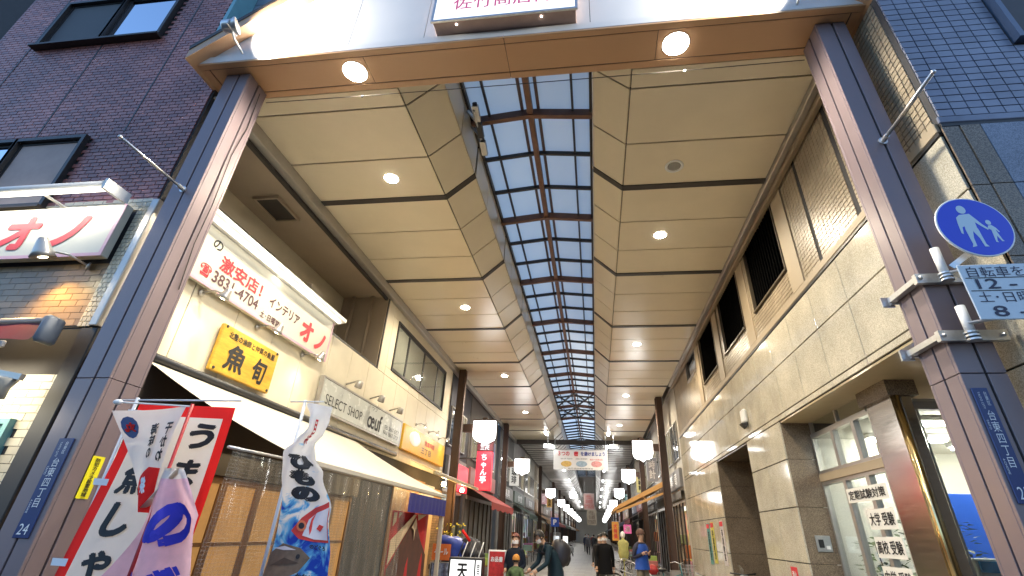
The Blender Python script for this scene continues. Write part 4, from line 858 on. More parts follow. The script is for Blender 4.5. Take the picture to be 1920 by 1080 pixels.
# picture cloth: a brown mountain before red rays
t = thing('picture_curtain', 'red and brown picture curtain of a mountain below the indigo valance', 'curtain', (-3.5, 10, 0))
def pc_(a, b): return Vector((-3.42 + 0.03*math.sin(a*17), 8.75 + 2.1*a, 0.1 + 1.78*b))
k = K(); k.grid(lambda a, b: pc_(a, b), 30, 12); k.build('cloth', mat('red_cloth', (0.50, 0.02, 0.02), 0.8, var=0.1), t, True)
M_mtn = mat('brown_print', (0.10, 0.035, 0.02), 0.8, var=0.4, scale=6); M_sand = mat('sand_print', (0.68, 0.50, 0.32), 0.8, var=0.15)
def clothpoly(poly, m, off, nm): k = K(); k.add([pc_(a, b) + Vector((off, 0, 0)) for a, b in poly], tri_fill(poly)); return k.build(nm, m, t)
clothpoly([(0, .55), (.0, .75), (.45, .98), (.55, .98)], M_sand, .034, 'print_ray'); clothpoly([(.0, .98), (.22, .99), (.0, .86)], M_sand, .034, 'print_ray'); clothpoly([(.62, .99), (.8, .99), (.66, .93)], M_sand, .034, 'print_ray')
clothpoly([(0, .3), (.0, .52), (.2, .68), (.38, .85), (.52, .95), (.62, .9), (.74, .74), (.95, .6), (1, .3), (.6, .24)], M_mtn, .038, 'print_mountain')
clothpoly([(.42, .86), (.52, .95), (.62, .9), (.66, .8), (.57, .85), (.53, .74), (.48, .84)], M_sand, .042, 'print_snow'); clothpoly([(.2, .2), (.45, .29), (.6, .24), (.4, .16)], M_sand, .042, 'print_wave'); clothpoly([(.7, .3), (.95, .35), (.98, .1), (.75, .12)], mat('teal_print', (0.02, 0.22, 0.3), 0.8), .042, 'print_wave')

# ------------------------------------------------------------------ banners
M_bwhite = mat('banner_white', (0.88, 0.84, 0.79), 0.75, var=0.05); M_bred = mat('banner_red', (0.85, 0.02, 0.015), 0.7, var=0.06)
for q_ in (M_bwhite, M_bred): sheer(q_, .45)
M_pole = mat('pale_blue_pole', (0.50, 0.55, 0.62), 0.35, var=0.06)
def cloth_text(fn, nrm, body, u, v, wd, ht, W, H, m, parent, bold=0.03, off=0.007, nm='lettering', shear=0.0):
    # map flat lettering onto the cloth surface; long triangles are split first
    vs, fs = fitted(body, wd, ht, bold, shear); bm = bmesh.new(); B = [bm.verts.new((a, b, l*.0005)) for a, b, l in vs]
    for f in fs:
        try: bm.faces.new([B[i] for i in f])
        except ValueError: pass
    for _ in range(3):
        es = [e for e in bm.edges if e.calc_length() > 0.05]
        if not es: break
        bmesh.ops.subdivide_edges(bm, edges=es, cuts=1); bmesh.ops.triangulate(bm, faces=bm.faces[:])
    bm.verts.index_update(); k = K(); k.add([fn(u + q.co.x/W, v + q.co.y/H) + nrm(u + q.co.x/W, v + q.co.y/H)*(off + q.co.z) for q in bm.verts], [[x.index for x in f.verts] for f in bm.faces]); bm.free()
    return k.build(nm, m, parent)
def nrm_of(fn):
    def n(a, b):
        e = 0.004; d1 = fn(a+e, b) - fn(a-e, b); d2 = fn(a, b+e) - fn(a, b-e); q = d1.cross(d2).normalized(); c = Vector((0,0,1.6)) - fn(a, b)
        return q if q.dot(c) > 0 else -q
    return n
def polyc(fn, nrm, poly, m, parent, nm, off=0.005):
    bm = bmesh.new(); vs = [bm.verts.new((a, b, 0)) for a, b in poly]; bm.faces.new(vs); bmesh.ops.triangulate(bm, faces=bm.faces[:])
    for _ in range(4):
        es = [e for e in bm.edges if e.calc_length() > 0.06]
        if not es: break
        bmesh.ops.subdivide_edges(bm, edges=es, cuts=1); bmesh.ops.triangulate(bm, faces=bm.faces[:])
    bm.verts.index_update(); k = K(); k.add([fn(q.co.x, q.co.y) + nrm(q.co.x, q.co.y)*off for q in bm.verts], [[x.index for x in f.verts] for f in bm.faces]); bm.free(); return k.build(nm, m, parent, True)
def pole(parent, x, y, top, arm, base=True):
    k = K(); k.tube([(x, y, 0.12), (x, y, top)], 0.0145, 10); k.tube([(x, y, top-.02), (x+arm*.75, y-.02, top-.03)], 0.008, 8); k.tube([(x, y, top-.02), (x-.16, y, top-.02)], 0.006, 6); k.build('pole', M_pole, parent, True)
    k = K(); k.lathe((x, y, 0), ZZ, [(.2, 0), (.2, .07), (.14, .12), (.03, .14), (.03, .3)], 18); k.build('base', M_white, parent, True)
# A: white banner with red border, vertical brush writing
W, H = 1.0, 2.2
x0, y0_, zt = -4.08, 3.9, 2.53
def fA(a, b): return Vector((x0 + W*a - 0.10*(1-b)**1.4, y0_ - 0.03*math.sin(b*5+a*2) - 0.04*a*(1-b), zt - H + H*b - 0.05*a*b))
t = thing('red_border_banner', 'white vertical banner with red border and black brush writing', 'banner', (x0, y0_, 0)); nA = nrm_of(fA)
k = K(); k.grid(lambda a, b: fA(a, b), 22, 44); ca = k.build('cloth', [M_bred, M_bwhite], t, True)
for i, p in enumerate(ca.data.polygons):
    if 1 < i % 22 < 20 and 0 < i // 22 < 42: p.material_index = 1
for ch, v, u, w_, h_ in (('う', .885, .76, .19, .17), ('ま', .75, .72, .19, .17), ('い', .62, .70, .17, .13), ('魚', .72, .28, .2, .2), ('し', .58, .3, .17, .2), ('ゃ', .44, .3, .18, .15), ('ぶ', .3, .28, .2, .18), ('し', .16, .3, .17, .17)): cloth_text(fA, nA, ch, u, v, w_*1.35, h_*1.25, W, H, M_ink, t, 0.05, .008, shear=.12)
pole(t, x0-.03, y0_+.02, 2.575, 1.4)
for b in (.96, .7, .44): k = K(); k.add([fA(-.05, b)+Vector((-.01, -.02, -.025)), fA(.06, b)+Vector((0, -.012, -.025)), fA(.06, b)+Vector((0, -.012, .025)), fA(-.06, b)+Vector((-.01, -.02, .025))], [(0,1,2,3)]); k.build('pole_loop', M_whiteink, t)
# B: twisted white, red and pink banner in front on its own red strap
W2_, H2_ = 0.6, 2.0; xb, yb, zb = -3.32, 3.66, 2.44
def fB(a, b):
    c_ = 1-b
    if b > .60:
        s = (b-.60)/.40; x = xb - 0.68*a*(0.04+.96*s); z = zb - 2.0*c_ - .04*a*s
    else:
        s = 1-(b/.60); w_ = .16 + .28*min(1, s*4) + .10*s; x = xb + .02 + w_*a - (.02 + .34*s)*(1-a)*min(1, s*1.3) - .05*s; z = zb - .48 - 1.3*s - .05*math.sin(a*4)*s
    return Vector((x - 0.06*c_*(b > .6) - .02, yb - .02*(b <= .6) - .04*math.sin(b*9 + a*4)*(b > .6) - .07*math.sin(a*9+b*11)*(b <= .6)*min(1, (1-b/.6)*3), z))
t = thing('twisted_banner', 'twisted white and pink banner with red fan print, in front of the bordered one', 'banner', (xb, yb, 0)); nB = nrm_of(fB)
k = K(); k.grid(lambda a, b: fB(a, b), 24, 60); cb = k.build('cloth', [M_bwhite, sheer(mat('banner_pink', (0.90, 0.58, 0.66), 0.75, var=0.2, scale=5), .45)], t, True)
for i, p in enumerate(cb.data.polygons):
    if (i // 24)/60 < .56: p.material_index = 1
polyc(fB, nB, [(.02, .605), (.02, .76), (.3, .765), (.6, .735), (.85, .69), (.98, .62), (.6, .605)], M_bred, t, 'fan_print')
polyc(fB, nB, [(.84 + .12*math.cos(i*.524), .93 + .045*math.sin(i*.524)) for i in range(12)], M_navy, t, 'round_crest', .006); cloth_text(fB, nB, '丸', .84, .93, .1, .08, W2_, H2_, M_bred, t, .06, .010)
cloth_text(fB, nB, '干\nか\nわ', .12, .86, .08, .3, W2_, H2_, M_ink, t, .05, .009); cloth_text(fB, nB, '海\n味\nの', .42, .87, .09, .28, W2_, H2_, M_ink, t, .05, .009); cloth_text(fB, nB, '祭', .4, .70, .12, .12, W2_, H2_, M_whiteink, t, .05, .010)
M_blue = mat('banner_blue', (0.03, 0.03, 0.42), 0.75, var=0.1); M_cyan = mat('banner_cyan', (0.12, 0.45, 0.7), 0.75, var=0.2)
cloth_text(fB, nB, 'の', .55, .43, .34, .26, W2_, H2_, M_blue, t, .08, .009); cloth_text(fB, nB, 'ど', .55, .24, .36, .26, W2_, H2_, M_blue, t, .08, .009)
polyc(fB, nB, [(.05, .08), (.3, .16), (.6, .12), (.9, .2), (.95, .03), (.1, .02)], M_cyan, t, 'wave_print')
k = K(); k.tube([(xb+.01, yb, 0.14), (xb+.015, yb, zb+.02)], 0.013, 10); k.build('pole', mat('red_pole', (0.42, 0.015, 0.02), 0.4), t, True); k = K(); k.tube([(xb+.015, yb, zb), (xb-.66, yb-.02, zb+.03)], 0.007, 6); k.ball((xb-.67, yb-.02, zb+.03), .03, 8, 6, (1.4, 1, .8)); k.build('top_rod', M_white, t)
k = K(); k.lathe((xb, yb, 0), ZZ, [(.2, 0), (.2, .07), (.14, .12), (.03, .14), (.03, .3)], 18); k.build('base', M_white, t, True)
# C: fish banner on a tall pale pole
xc_, yc_, zc_ = -2.90, 4.6, 2.70; W3, H3 = 0.62, 1.85
def fC(a, b):
    c_ = 1-b; kx = [(0, .05, .34), (.07, .13, .33), (.13, .15, .29), (.19, .07, .21), (.25, -.04, .24), (.33, -.02, .36), (.5, .03, .54), (.7, .05, .64), (1, .05, .70)]
    for (c0_, l0_, r0_), (c1_, l1_, r1_) in zip(kx, kx[1:]):
        if c0_ <= c_ <= c1_ or c1_ == 1:
            q = (c_-c0_)/(c1_-c0_); q = q*q*(3-2*q) if 0 <= q <= 1 else q; l_ = l0_ + (l1_-l0_)*q; r_ = r0_ + (r1_-r0_)*q; break
    return Vector((xc_ + l_ + (r_-l_)*a, yc_ - .04 - .05*math.sin(c_*8 + a*2.5) - .03*math.sin(a*6), zc_ - .02 - H3*c_ - .04*a))
t = thing('fish_banner', 'blue and white banner with painted fish on a tall pale pole', 'banner', (xc_, yc_, 0)); nC = nrm_of(fC)
def fish_cloth():
    m = mat('fish_banner_cloth', (0.72, 0.75, 0.80), 0.75, var=0); N = m.node_tree.nodes; L = m.node_tree.links; b = N['Principled BSDF']
    tc = N.new('ShaderNodeTexCoord'); n = N.new('ShaderNodeTexNoise'); n.inputs['Scale'].default_value = 5; n.inputs['Detail'].default_value = 5; n.inputs['Distortion'].default_value = 1.5; L.new(tc.outputs['Object'], n.inputs['Vector'])
    sp = N.new('ShaderNodeSeparateXYZ'); L.new(tc.outputs['Object'], sp.inputs[0]); mr = N.new('ShaderNodeMapRange'); mr.inputs[1].default_value = 2.15; mr.inputs[2].default_value = 1.1; mr.inputs[3].default_value = -.16; mr.inputs[4].default_value = .22; L.new(sp.outputs[2], mr.inputs[0])
    ad = N.new('ShaderNodeMath'); L.new(n.outputs[0], ad.inputs[0]); L.new(mr.outputs[0], ad.inputs[1]); cr = N.new('ShaderNodeValToRGB'); e = cr.color_ramp.elements
    e[0].position = .47; e[0].color = (.74, .76, .80, 1); e[1].position = .68; e[1].color = (.01, .05, .45, 1); q = e.new(.56); q.color = (.1, .4, .78, 1); L.new(ad.outputs[0], cr.inputs[0]); L.new(cr.outputs[0], b.inputs['Base Color']); return m
k = K(); k.grid(lambda a, b: fC(a, b), 16, 60); k.build('cloth', sheer(fish_cloth(), .45), t, True)
cloth_text(fC, nC, '日\n浜', .5, .86, .07, .22, W3, H3, M_redink, t, .05, .008)
cloth_text(fC, nC, 'ひ\nも\nの', .5, .64, .36, .40, W3, H3, M_ink, t, .10, .008)
M_fishr = mat('print_red', (0.70, 0.05, 0.04), 0.75, var=0.2, scale=20); M_fishw = mat('print_pale', (0.74, 0.70, 0.70), 0.75, var=0.1); M_fishb = mat('print_brown', (0.17, 0.12, 0.08), 0.75, var=0.35, scale=25)
polyc(fC, nC, [(.30, .40), (.45, .46), (.65, .51), (.98, .545), (.98, .37), (.7, .365), (.45, .37)], M_fishr, t, 'fish_print', .006); polyc(fC, nC, [(.50, .385), (.58, .455), (.72, .49), (.97, .52), (.97, .38), (.7, .375)], M_fishw, t, 'fish_belly_print', .009)
polyc(fC, nC, [(.47 + .085*math.cos(i*.524), .425 + .024*math.sin(i*.524)) for i in range(12)], mat('print_orange', (.8, .2, .08), .75), t, 'fish_eye_ring_print', .0115)
polyc(fC, nC, [(.62, .39), (.60, .42), (.63, .46), (.70, .485), (.66, .45), (.65, .41)], M_fishr, t, 'gill_print', .0115); polyc(fC, nC, [(.74, .42), (.80, .44), (.90, .435), (.82, .41)], M_fishr, t, 'fin_print', .0115); polyc(fC, nC, [(.08, .25), (.3, .29), (.55, .275), (.35, .265)], mat('print_dark_brown', (.07, .045, .03), .75, var=.3, scale=20), t, 'flatfish_fin_print', .009); polyc(fC, nC, [(.05, .32), (.25, .335), (.45, .325), (.25, .318)], M_fishw, t, 'flatfish_shine_print', .009)
polyc(fC, nC, [(.47 + .05*math.cos(i*.524), .425 + .014*math.sin(i*.524)) for i in range(12)], M_ink, t, 'fish_eye_print', .013)
polyc(fC, nC, [(.0, .30), (.2, .345), (.5, .335), (.68, .30), (.55, .24), (.3, .2), (.0, .19)], M_fishb, t, 'flatfish_print', .006); polyc(fC, nC, [(.5 + .03*math.cos(i*.524), .30 + .010*math.sin(i*.524)) for i in range(12)], M_ink, t, 'fish_eye_print', .010)
cloth_text(fC, nC, 'のどぐろ', .78, .345, .17, .036, W3, H3, M_ink, t, .04, .009); cloth_text(fC, nC, 'かれい', .66, .225, .17, .045, W3, H3, M_ink, t, .04, .009)
k = K(); k.tube([(xc_, yc_, .12), (xc_, yc_, 2.72)], 0.0155, 10); k.tube([(xc_-.16, yc_, 2.705), (xc_+.22, yc_-.03, 2.70)], 0.007, 6); k.build('pole', M_pole, t, True)
k = K(); k.lathe((xc_, yc_, 0), ZZ, [(.2, 0), (.2, .07), (.14, .12), (.03, .14), (.03, .3)], 18); k.build('base', M_white, t, True)
# ------------------------------------------------------------------ arcade columns and lanterns
LY = [18.75, 29.6, 50, 66, 78, 90, 102, 114, 126, 138]; RYs = [23.2, 34, 48.5, 65, 77, 89, 101, 113, 125, 137]
def acol(x, y, s, lab):
    t = thing('arcade_column', lab, 'column', (x, y, 0), 'brown arcade columns')
    k = K(); k.bbox(x-.14, x+.14, y-.14, y+.14, 0.02, 7.4, .015); k.build('shaft', M_brown, t)
    k = K(); k.bbox(x-.19, x+.19, y-.19, y+.19, 0.006, .5, .02); k.build('base', M_alu, t)
    k = K(); k.tube([(x+s*.16, y-.19, .5), (x+s*.16, y-.19, 7.3)], .04, 8); k.build('drain_pipe', M_brown, t, True)
    return t
c0 = acol(-5.2, LY[0], 1, 'brown steel arcade column past the yellow signboard, first of the left row')
c1 = acol(3.1, RYs[0], -1, 'brown steel arcade column past the granite building, first of the right row')
for i, y in enumerate(LY[1:]): dup(c0, (-5.2, y, 0), 'brown steel arcade column, %s of the left row' % ordn[i+1])
for i, y in enumerate(RYs[1:]): dup(c1, (3.1, y, 0), 'brown steel arcade column, %s of the right row' % ordn[i+1])
def lantern(x, y, s, lab):
    # s: direction from the lantern to its column
    t = thing('street_lantern', lab, 'lantern', (x, y, 4.55), 'white shield lanterns')
    prof_ = [(-.42, 5.42), (.42, 5.42), (.42, 4.86), (.37, 4.74), (.26, 4.68), (.12, 4.66), (0, 4.56), (-.12, 4.66), (-.26, 4.68), (-.37, 4.74), (-.42, 4.86)]
    k = K(); k.prism([(x+a, y-.14, z) for a, z in prof_], (0, .28, 0)); k.build('shade', E_lant, t)
    k = K(); k.box(x-.44, x+.44, y-.16, y+.16, 5.422, 5.47); k.box(x-.1, x+.1, y-.05, y+.05, 5.47, 5.56); k.build('cap', M_brown, t)
    k = K(); k.box(min(x+s*.45, x+s*.86), max(x+s*.45, x+s*.86), y-.1, y+.1, 5.0, 5.3); k.build('bracket', M_brown, t)
    k = K(); k.tube([(x+.36*math.cos(math.pi+math.pi*i/14), y-.15, 4.66-.12*abs(math.sin(math.pi*i/7))) for i in range(15)], .014, 6); k.build('scroll', M_black, t, True)
    return t
l0 = lantern(-4.2, LY[0]+.3, -1, 'white glowing shield lantern, first of the left row'); l1 = lantern(2.2, RYs[0], 1, 'white glowing shield lantern, first of the right row')
for i, y in enumerate(LY[1:]): dup(l0, (-4.2, y+.3, 4.55), 'white glowing shield lantern, %s of the left row' % ordn[i+1])
for i, y in enumerate(RYs[1:]): dup(l1, (2.2, y, 4.55), 'white glowing shield lantern, %s of the right row' % ordn[i+1])
# far ceiling strips of light
E_tube = emat('ceiling_tube_glow', (.98, 1, 1), 18)
for i, y in enumerate((31.6, 37, 44, 52, 62, 74, 88, 104, 122)):
    for s, x in ((-1, CL-.28), (1, CR+.28)):
        t = thing('ceiling_tube', 'white ceiling tube light %s of the skylight, %s from the entrance' % ('left' if s < 0 else 'right', ordn[i]), 'lamp', (x, y, 7.35), 'ceiling tube lights')
        box('housing', M_white, x-.09, x+.09, y, y+1.3, 7.36, 7.405, t); box('tube', E_tube, x-.06, x+.06, y+.03, y+1.27, 7.325, 7.358, t)
tag(K().ball((-2.55, 62, 5.75), .42, 16, 10).build('globe_lamp', E_lant, None, True), 'round white globe lamp hanging far down the arcade', 'lamp')
# ------------------------------------------------------------------ hanging banner across the street
t = thing('hanging_banner', 'wide white notice banner hung across the arcade below the skylight', 'banner', (-.85, 33, 5.2))
def fh(a, b): return Vector((-2.59 + 3.48*a, 33 + .02*math.sin(a*9), 5.26 + 1.2*b - .02*math.sin(a*math.pi)))
k = K(); k.grid(lambda a, b: fh(a, b), 24, 6); k.build('cloth', mat('banner_vinyl', (0.80, 0.80, 0.79), 0.5, var=0.03), t, True)
def bt(body, a, b, wd, ht, m, bold): lettering(t, body, fh(a, b)+Vector((0, -.03, 0)), XX, ZZ, wd, ht, m, bold)
bt('３つの', .19, .81, .75, .26, M_redink, .03); bt('密', .42, .81, .29, .30, M_redink, .06); bt('を避けましょう', .73, .81, 1.55, .26, mat('blue_ink', (.03, .05, .3), .5, var=0), .03)
bt('換気の悪い密閉空間', .24, .55, .75, .08, M_ink, 0); bt('多数の密集場所', .52, .55, .75, .08, M_ink, 0); bt('間近での密接会話', .79, .52, .8, .1, M_redink, .01); bt('佐竹商店街振興組合', .5, .07, 1.6, .09, M_ink, 0)
for i, (a, c_) in enumerate(((.24, (0.75, .5, .15)), (.52, (.35, .48, .6)), (.79, (.75, .35, .35)))):
    k = K(); k.ball(fh(a, .3)+Vector((0, -.01, 0)), .24, 18, 8, (1.5, .06, .75)); k.build('picture', mat('banner_pic%d' % i, c_, .6, var=.4, scale=9), t, True)
k = K()
for x in (-2.5, .8): k.tube([(x, 33, 6.45), (x, 33, 7.4)], .012, 6)
k.tube([(-2.62, 33, 6.47), (.92, 33, 6.47)], .02, 6); k.build('hanger', M_steel, t)
for x, nm in ((-2.95, 'left'), (1.3, 'right')):
    t = thing('banner_lamp', 'small white box lamp at the %s end of the hanging banner' % nm, 'lamp', (x, 32.8, 6.3)); box('housing', M_white, x-.28, x+.28, 32.7, 32.95, 6.62, 6.78, t, .01); box('diffuser', emat('box_lamp_glow', (1,1,.98), 7), x-.25, x+.25, 32.72, 32.93, 6.56, 6.615, t); k = K(); k.tube([(x, 32.8, 6.78), (x, 32.8, 7.4)], .02, 6); k.build('rod', M_steel, t)
for i, (x0_, x1_, z0, z1, y, c_, lab) in enumerate(((-1.35, -.08, 4.25, 6.0, 63, (.62, .45, .40), 'pinkish vertical hanging sheet with red writing far down the arcade'), (-1.1, .12, 2.8, 4.6, 70, (.55, .48, .36), 'beige vertical hanging sheet far down the arcade, below the pinkish one'))):
    t = thing('hanging_sheet', lab, 'banner', ((x0_+x1_)/2, y, z0)); k = K(); k.grid(lambda a, b: (x0_+(x1_-x0_)*a, y+.02*math.sin(a*8), z0+(z1-z0)*b), 12, 4); k.build('cloth', mat('sheet%d' % i, c_, .7, var=.1), t, True)
    lettering(t, '大売出し\n年末謝恩\n佐竹商店街', ((x0_+x1_)/2, y-.05, (z0+z1)/2), XX, ZZ, (x1_-x0_)*.85, (z1-z0)*.85, M_redink if i == 0 else M_brink, 0)
    k = K(); k.tube([(x0_-.05, y, z1), (x1_+.05, y, z1)], .02, 6); k.tube([(x0_+.1, y, z1), (x0_+.1, y, 7.4)], .01, 6); k.tube([(x1_-.1, y, z1), (x1_-.1, y, 7.4)], .01, 6); k.build('hanger', M_steel, t)

# ------------------------------------------------------------------ shop rows beyond the corner buildings
SC = [(.20, .19, .17), (.10, .10, .10), (.40, .37, .31), (.11, .10, .095), (.30, .29, .28), (.05, .052, .07), (.44, .36, .26), (.30, .31, .33)]
SN = ['taupe', 'charcoal', 'cream', 'brown grey', 'pale grey', 'dark brown', 'tan', 'slate']
AC = [('red', (.30, .035, .03)), ('green', (.06, .10, .07)), ('navy', (.05, .06, .11)), ('orange', (.36, .19, .07)), ('brown', (.16, .10, .06)), ('white', (.6, .6, .58))]
M_shut = mat('grey_shutter', (.24, .24, .235), .5, metal=.3, var=.25, scale=2)
def shop_glow(i):
    nm = 'shop_interior_%d' % i
    if nm in MATS: return MATS[nm]
    m = mat(nm, (.3, .25, .2), .7, var=0); N = m.node_tree.nodes; L = m.node_tree.links; b = N['Principled BSDF']
    tc = N.new('ShaderNodeTexCoord'); v = N.new('ShaderNodeTexVoronoi'); v.inputs['Scale'].default_value = 2.6; v.distance = 'CHEBYCHEV'; L.new(tc.outputs['Object'], v.inputs['Vector'])
    hs = N.new('ShaderNodeMix'); hs.data_type = 'RGBA'; hs.inputs[0].default_value = .65; hs.inputs[7].default_value = [(1, .62, .28, 1), (1, .88, .68, 1), (.8, .92, 1, 1)][i]; L.new(v.outputs['Color'], hs.inputs[6])
    n = N.new('ShaderNodeTexNoise'); n.inputs['Scale'].default_value = 1.4; L.new(tc.outputs['Object'], n.inputs['Vector']); r = N.new('ShaderNodeMapRange'); r.inputs[1].default_value = .35; r.inputs[2].default_value = .75; r.inputs[3].default_value = .01; r.inputs[4].default_value = .16; L.new(n.outputs[0], r.inputs[0])
    L.new(hs.outputs[2], b.inputs['Emission Color']); L.new(r.outputs[0], b.inputs['Emission Strength']); L.new(hs.outputs[2], b.inputs['Base Color']); return m
def shop(side, y0_, y1_, ci, ai, h, lit, lab):
    X = -5.6 if side < 0 else 3.55; s = 1 if side < 0 else -1; dx = lambda d: X + s*d
    def bx(nm, m, d0, d1, ya, yb, z0, z1, par, **kw): return box(nm, m, min(dx(d0), dx(d1)), max(dx(d0), dx(d1)), ya, yb, z0, z1, par, **kw)
    t = thing('shop_building', lab, 'building', (X, (y0_+y1_)/2, 0), 'arcade shop buildings'); mw = mat('shop_wall_%s' % SN[ci], SC[ci], .65, var=.22, scale=1.5, bump=.1, bscale=8)
    bx('wall', mw, -.5, 0, y0_+.02, y1_-.02, 3.0, h, t); n = max(1, int((y1_-y0_)/1.6))
    bx('pier', mw, -.5, 0, y0_+.02, y0_+.35, 0, 3.0, t); bx('pier', mw, -.5, 0, y1_-.35, y1_-.02, 0, 3.0, t)
    for i in range(n):
        a = y0_+.4 + (y1_-y0_-.8)*i/n; b = a + (y1_-y0_-.8)/n - .3
        k = K(); t_ = .05; xs_ = sorted((dx(.002), dx(.06)))
        k.box(*xs_, a, b, 4.5, 4.55); k.box(*xs_, a, b, 5.95, 6.0); k.box(*xs_, a, a+t_, 4.55, 5.95); k.box(*xs_, b-t_, b, 4.55, 5.95); k.box(*xs_, (a+b)/2-.025, (a+b)/2+.025, 4.55, 5.95)
        f = k.build('window', M_alu, t); bx('pane', M_dglass if (i+ci) % 3 else emat('dim_lit_window', (1, .85, .55), .10), .01, .03, a+t_, b-t_, 4.55, 5.95, f)
    if lit == 3:
        shutter = bx('shutter', M_shut, -.12, -.08, y0_+.36, y1_-.36, .02, 2.98, t); kk = K(); xs3 = sorted((dx(-.079), dx(-.06)))
        for i in range(36): kk.box(*xs3, y0_+.37, y1_-.37, .05+.08*i, .115+.08*i)
        kk.build('shutter_slats', M_shut, shutter, kind='stuff'); bx('shutter_box', M_alu, -.2, .06, y0_+.36, y1_-.36, 2.85, 2.99, t)
    gl = shop_glow(min(lit, 2))
    bx('shop_interior', gl, -.48, -.45, y0_+.36, y1_-.36, .3, 2.7, t); bx('floor_step', M_grey, -.45, .1, y0_+.36, y1_-.36, .006, .12, t); bx('interior_ceiling', M_white, -.5, -.01, y0_+.36, y1_-.36, 2.9, 2.99, t)
    m_ = max(2, int((y1_-y0_)/1.0))
    for i in range(m_+1):
        y = y0_+.38 + (y1_-y0_-.8)*i/m_; bx('mullion', M_dark, -.06, 0, y-.03, y+.03, .12, 2.9, t)
    random.seed(int(y0_*10)+ (1 if side < 0 else 2))
    for i in range(m_*2):
        y = random.uniform(y0_+.5, y1_-.7); z = random.choice((.3, .3, .9, 1.4)); w_ = random.uniform(.2, .5)
        bx('goods', mat('goods%d' % random.randint(0, 7), (random.uniform(.05, .6), random.uniform(.04, .4), random.uniform(.03, .4)), .6), -.4, -.12, y, y+w_, z, z+random.uniform(.25, .55), t, b=.02)
    plain = ai < 0; nm, c_ = AC[ai] if not plain else ('dull', (.16, .15, .14)); ma = mat('awning_%s' % nm, c_, .75, var=.12)
    k = K(); d = 1.15 if not plain else .12; za, zb = 3.35, (2.75 if not plain else 3.3)
    k.grid(lambda a, b: (dx(.03 + d*b), y0_+.3 + (y1_-y0_-.6)*a, za + (zb-za)*b), 8, 4); k.grid(lambda a, b: (dx(.03+d), y0_+.3 + (y1_-y0_-.6)*a, zb - .28*b - .03*math.sin(a*30)*b), 40, 2); k.build('awning', ma, t, True)
    sb = bx('fascia_sign', mat('fascia_%s' % nm, tuple(min(.6, (c*.5+.12)) for c in c_), .5, emit=tuple(min(1, c*1.6+.05) for c in c_), es=.04), .0, .12, y0_+.4, y1_-.4, 3.45, 4.15, t, b=.01)
    words = ['喫茶', '薬局', '文具', '衣料品', '靴の店', '食堂', '花店', '時計', '茶舗', '寝具']; wd = words[int(y0_) % 10]
    lettering(sb, wd, (dx(.125), (y0_+y1_)/2, 3.8), (0, 1 if side < 0 else -1, 0), ZZ, min(2.2, (y1_-y0_)*.5), .45, M_whiteink if ai != 5 else M_ink, .02)
    return t
LS = [(18.5, 22.1, 5, -1, 7.6, 0), (22.2, 29.0, 3, 0, 8.2, 3), (29.9, 35.5, 1, -1, 7.4, 3), (35.6, 41.5, 4, 1, 8, 1), (41.6, 48.5, 2, -1, 7.6, 2), (48.6, 56, 6, 3, 8, 1), (56.1, 66, 0, 4, 7.6, 0), (66.1, 80, 7, 0, 8, 1), (80.1, 98, 2, 1, 7.6, 2), (98.1, 120, 5, 5, 8, 1), (120.1, 149, 4, 3, 8, 1)]
RS = [(21.2, 25.6, 2, -1, 8.6, 0), (25.7, 31.5, 4, -1, 8.2, 3), (31.6, 38, 1, -1, 8, 0), (38.1, 46, 6, 0, 7.8, 3), (46.1, 55, 3, 2, 8, 1), (55.1, 66, 7, 3, 7.7, 2), (66.1, 80, 0, 0, 8, 1), (80.1, 98, 5, 4, 7.7, 1), (98.1, 120, 2, 2, 8, 0), (120.1, 149, 4, 1, 8, 1)]
for i, (a, b, ci, ai, h, lit) in enumerate(LS): shop(-1, a, b, ci, ai, h, lit, '%s shop building with %s, %s past the corner building' % (SN[ci], AC[ai][0] + ' awning' if ai >= 0 else 'plain sign band', ordn[i]))
for i, (a, b, ci, ai, h, lit) in enumerate(RS): shop(1, a, b, ci, ai, h, lit, '%s shop building with %s, %s past the granite building' % (SN[ci], AC[ai][0] + ' awning' if ai >= 0 else 'plain sign band', ordn[i]))
k = K().box(-9, 7, 149.5, 150.5, 0, 10); tag(k.build('end_building', mat('pale_end_wall', (.6, .6, .58), .7)), 'grey building closing the far end of the arcade', 'building')
# golden awning with bulbs by the yellow sign
t = thing('golden_awning', 'golden yellow awning with two bulbs past the cream awning', 'awning', (-4.9, 16.5, 2.9))
k = K(); k.grid(lambda a, b: (XB+.05 + 1.15*b, 13.7 + 5.3*a, 3.42 - .42*b), 20, 5); k.build('canopy', mat('gold_canvas', (.50, .27, .04), .6, var=.15), t, True); box('front_bar', mat('gold_bar', (.45, .36, .2), .4), -4.34, -4.28, 13.6, 19.1, 2.93, 3.03, t, .01)
for y in (15.6, 17.9): k = K(); k.ball((-4.6, y, 2.85), .07, 12, 8); k.build('bulb', emat('bulb_glow', (1, .72, .3), 30), t, True); light(t, 'bulb_lamp', 'POINT', (-4.6, y, 2.72), 22, (1, .66, .28), .06)
t = thing('lit_doorway', 'warm lit wooden doorway with brick pier below the golden awning', 'doorway', (XB, 16.5, 0))
box('door_panel', M_wood, XB+.0, XB+.05, 13.8, 16.4, 0, 2.95, t); box('door', mat('light_wood', (.6, .4, .2), .5, var=.15, stretch=(4, 4, .5)), XB+.0, XB+.06, 16.5, 17.5, 0, 2.3, t); box('transom_light', emat('transom_glow', (1, .7, .35), .35), XB+.01, XB+.04, 16.5, 17.5, 2.35, 2.9, t)
tiles(t, (XB+.01, 17.55, 0), YY, ZZ, XX, 4, 38, .21, .075, .03, M_wtile, None, 152, True, .008, 'pier_brick')
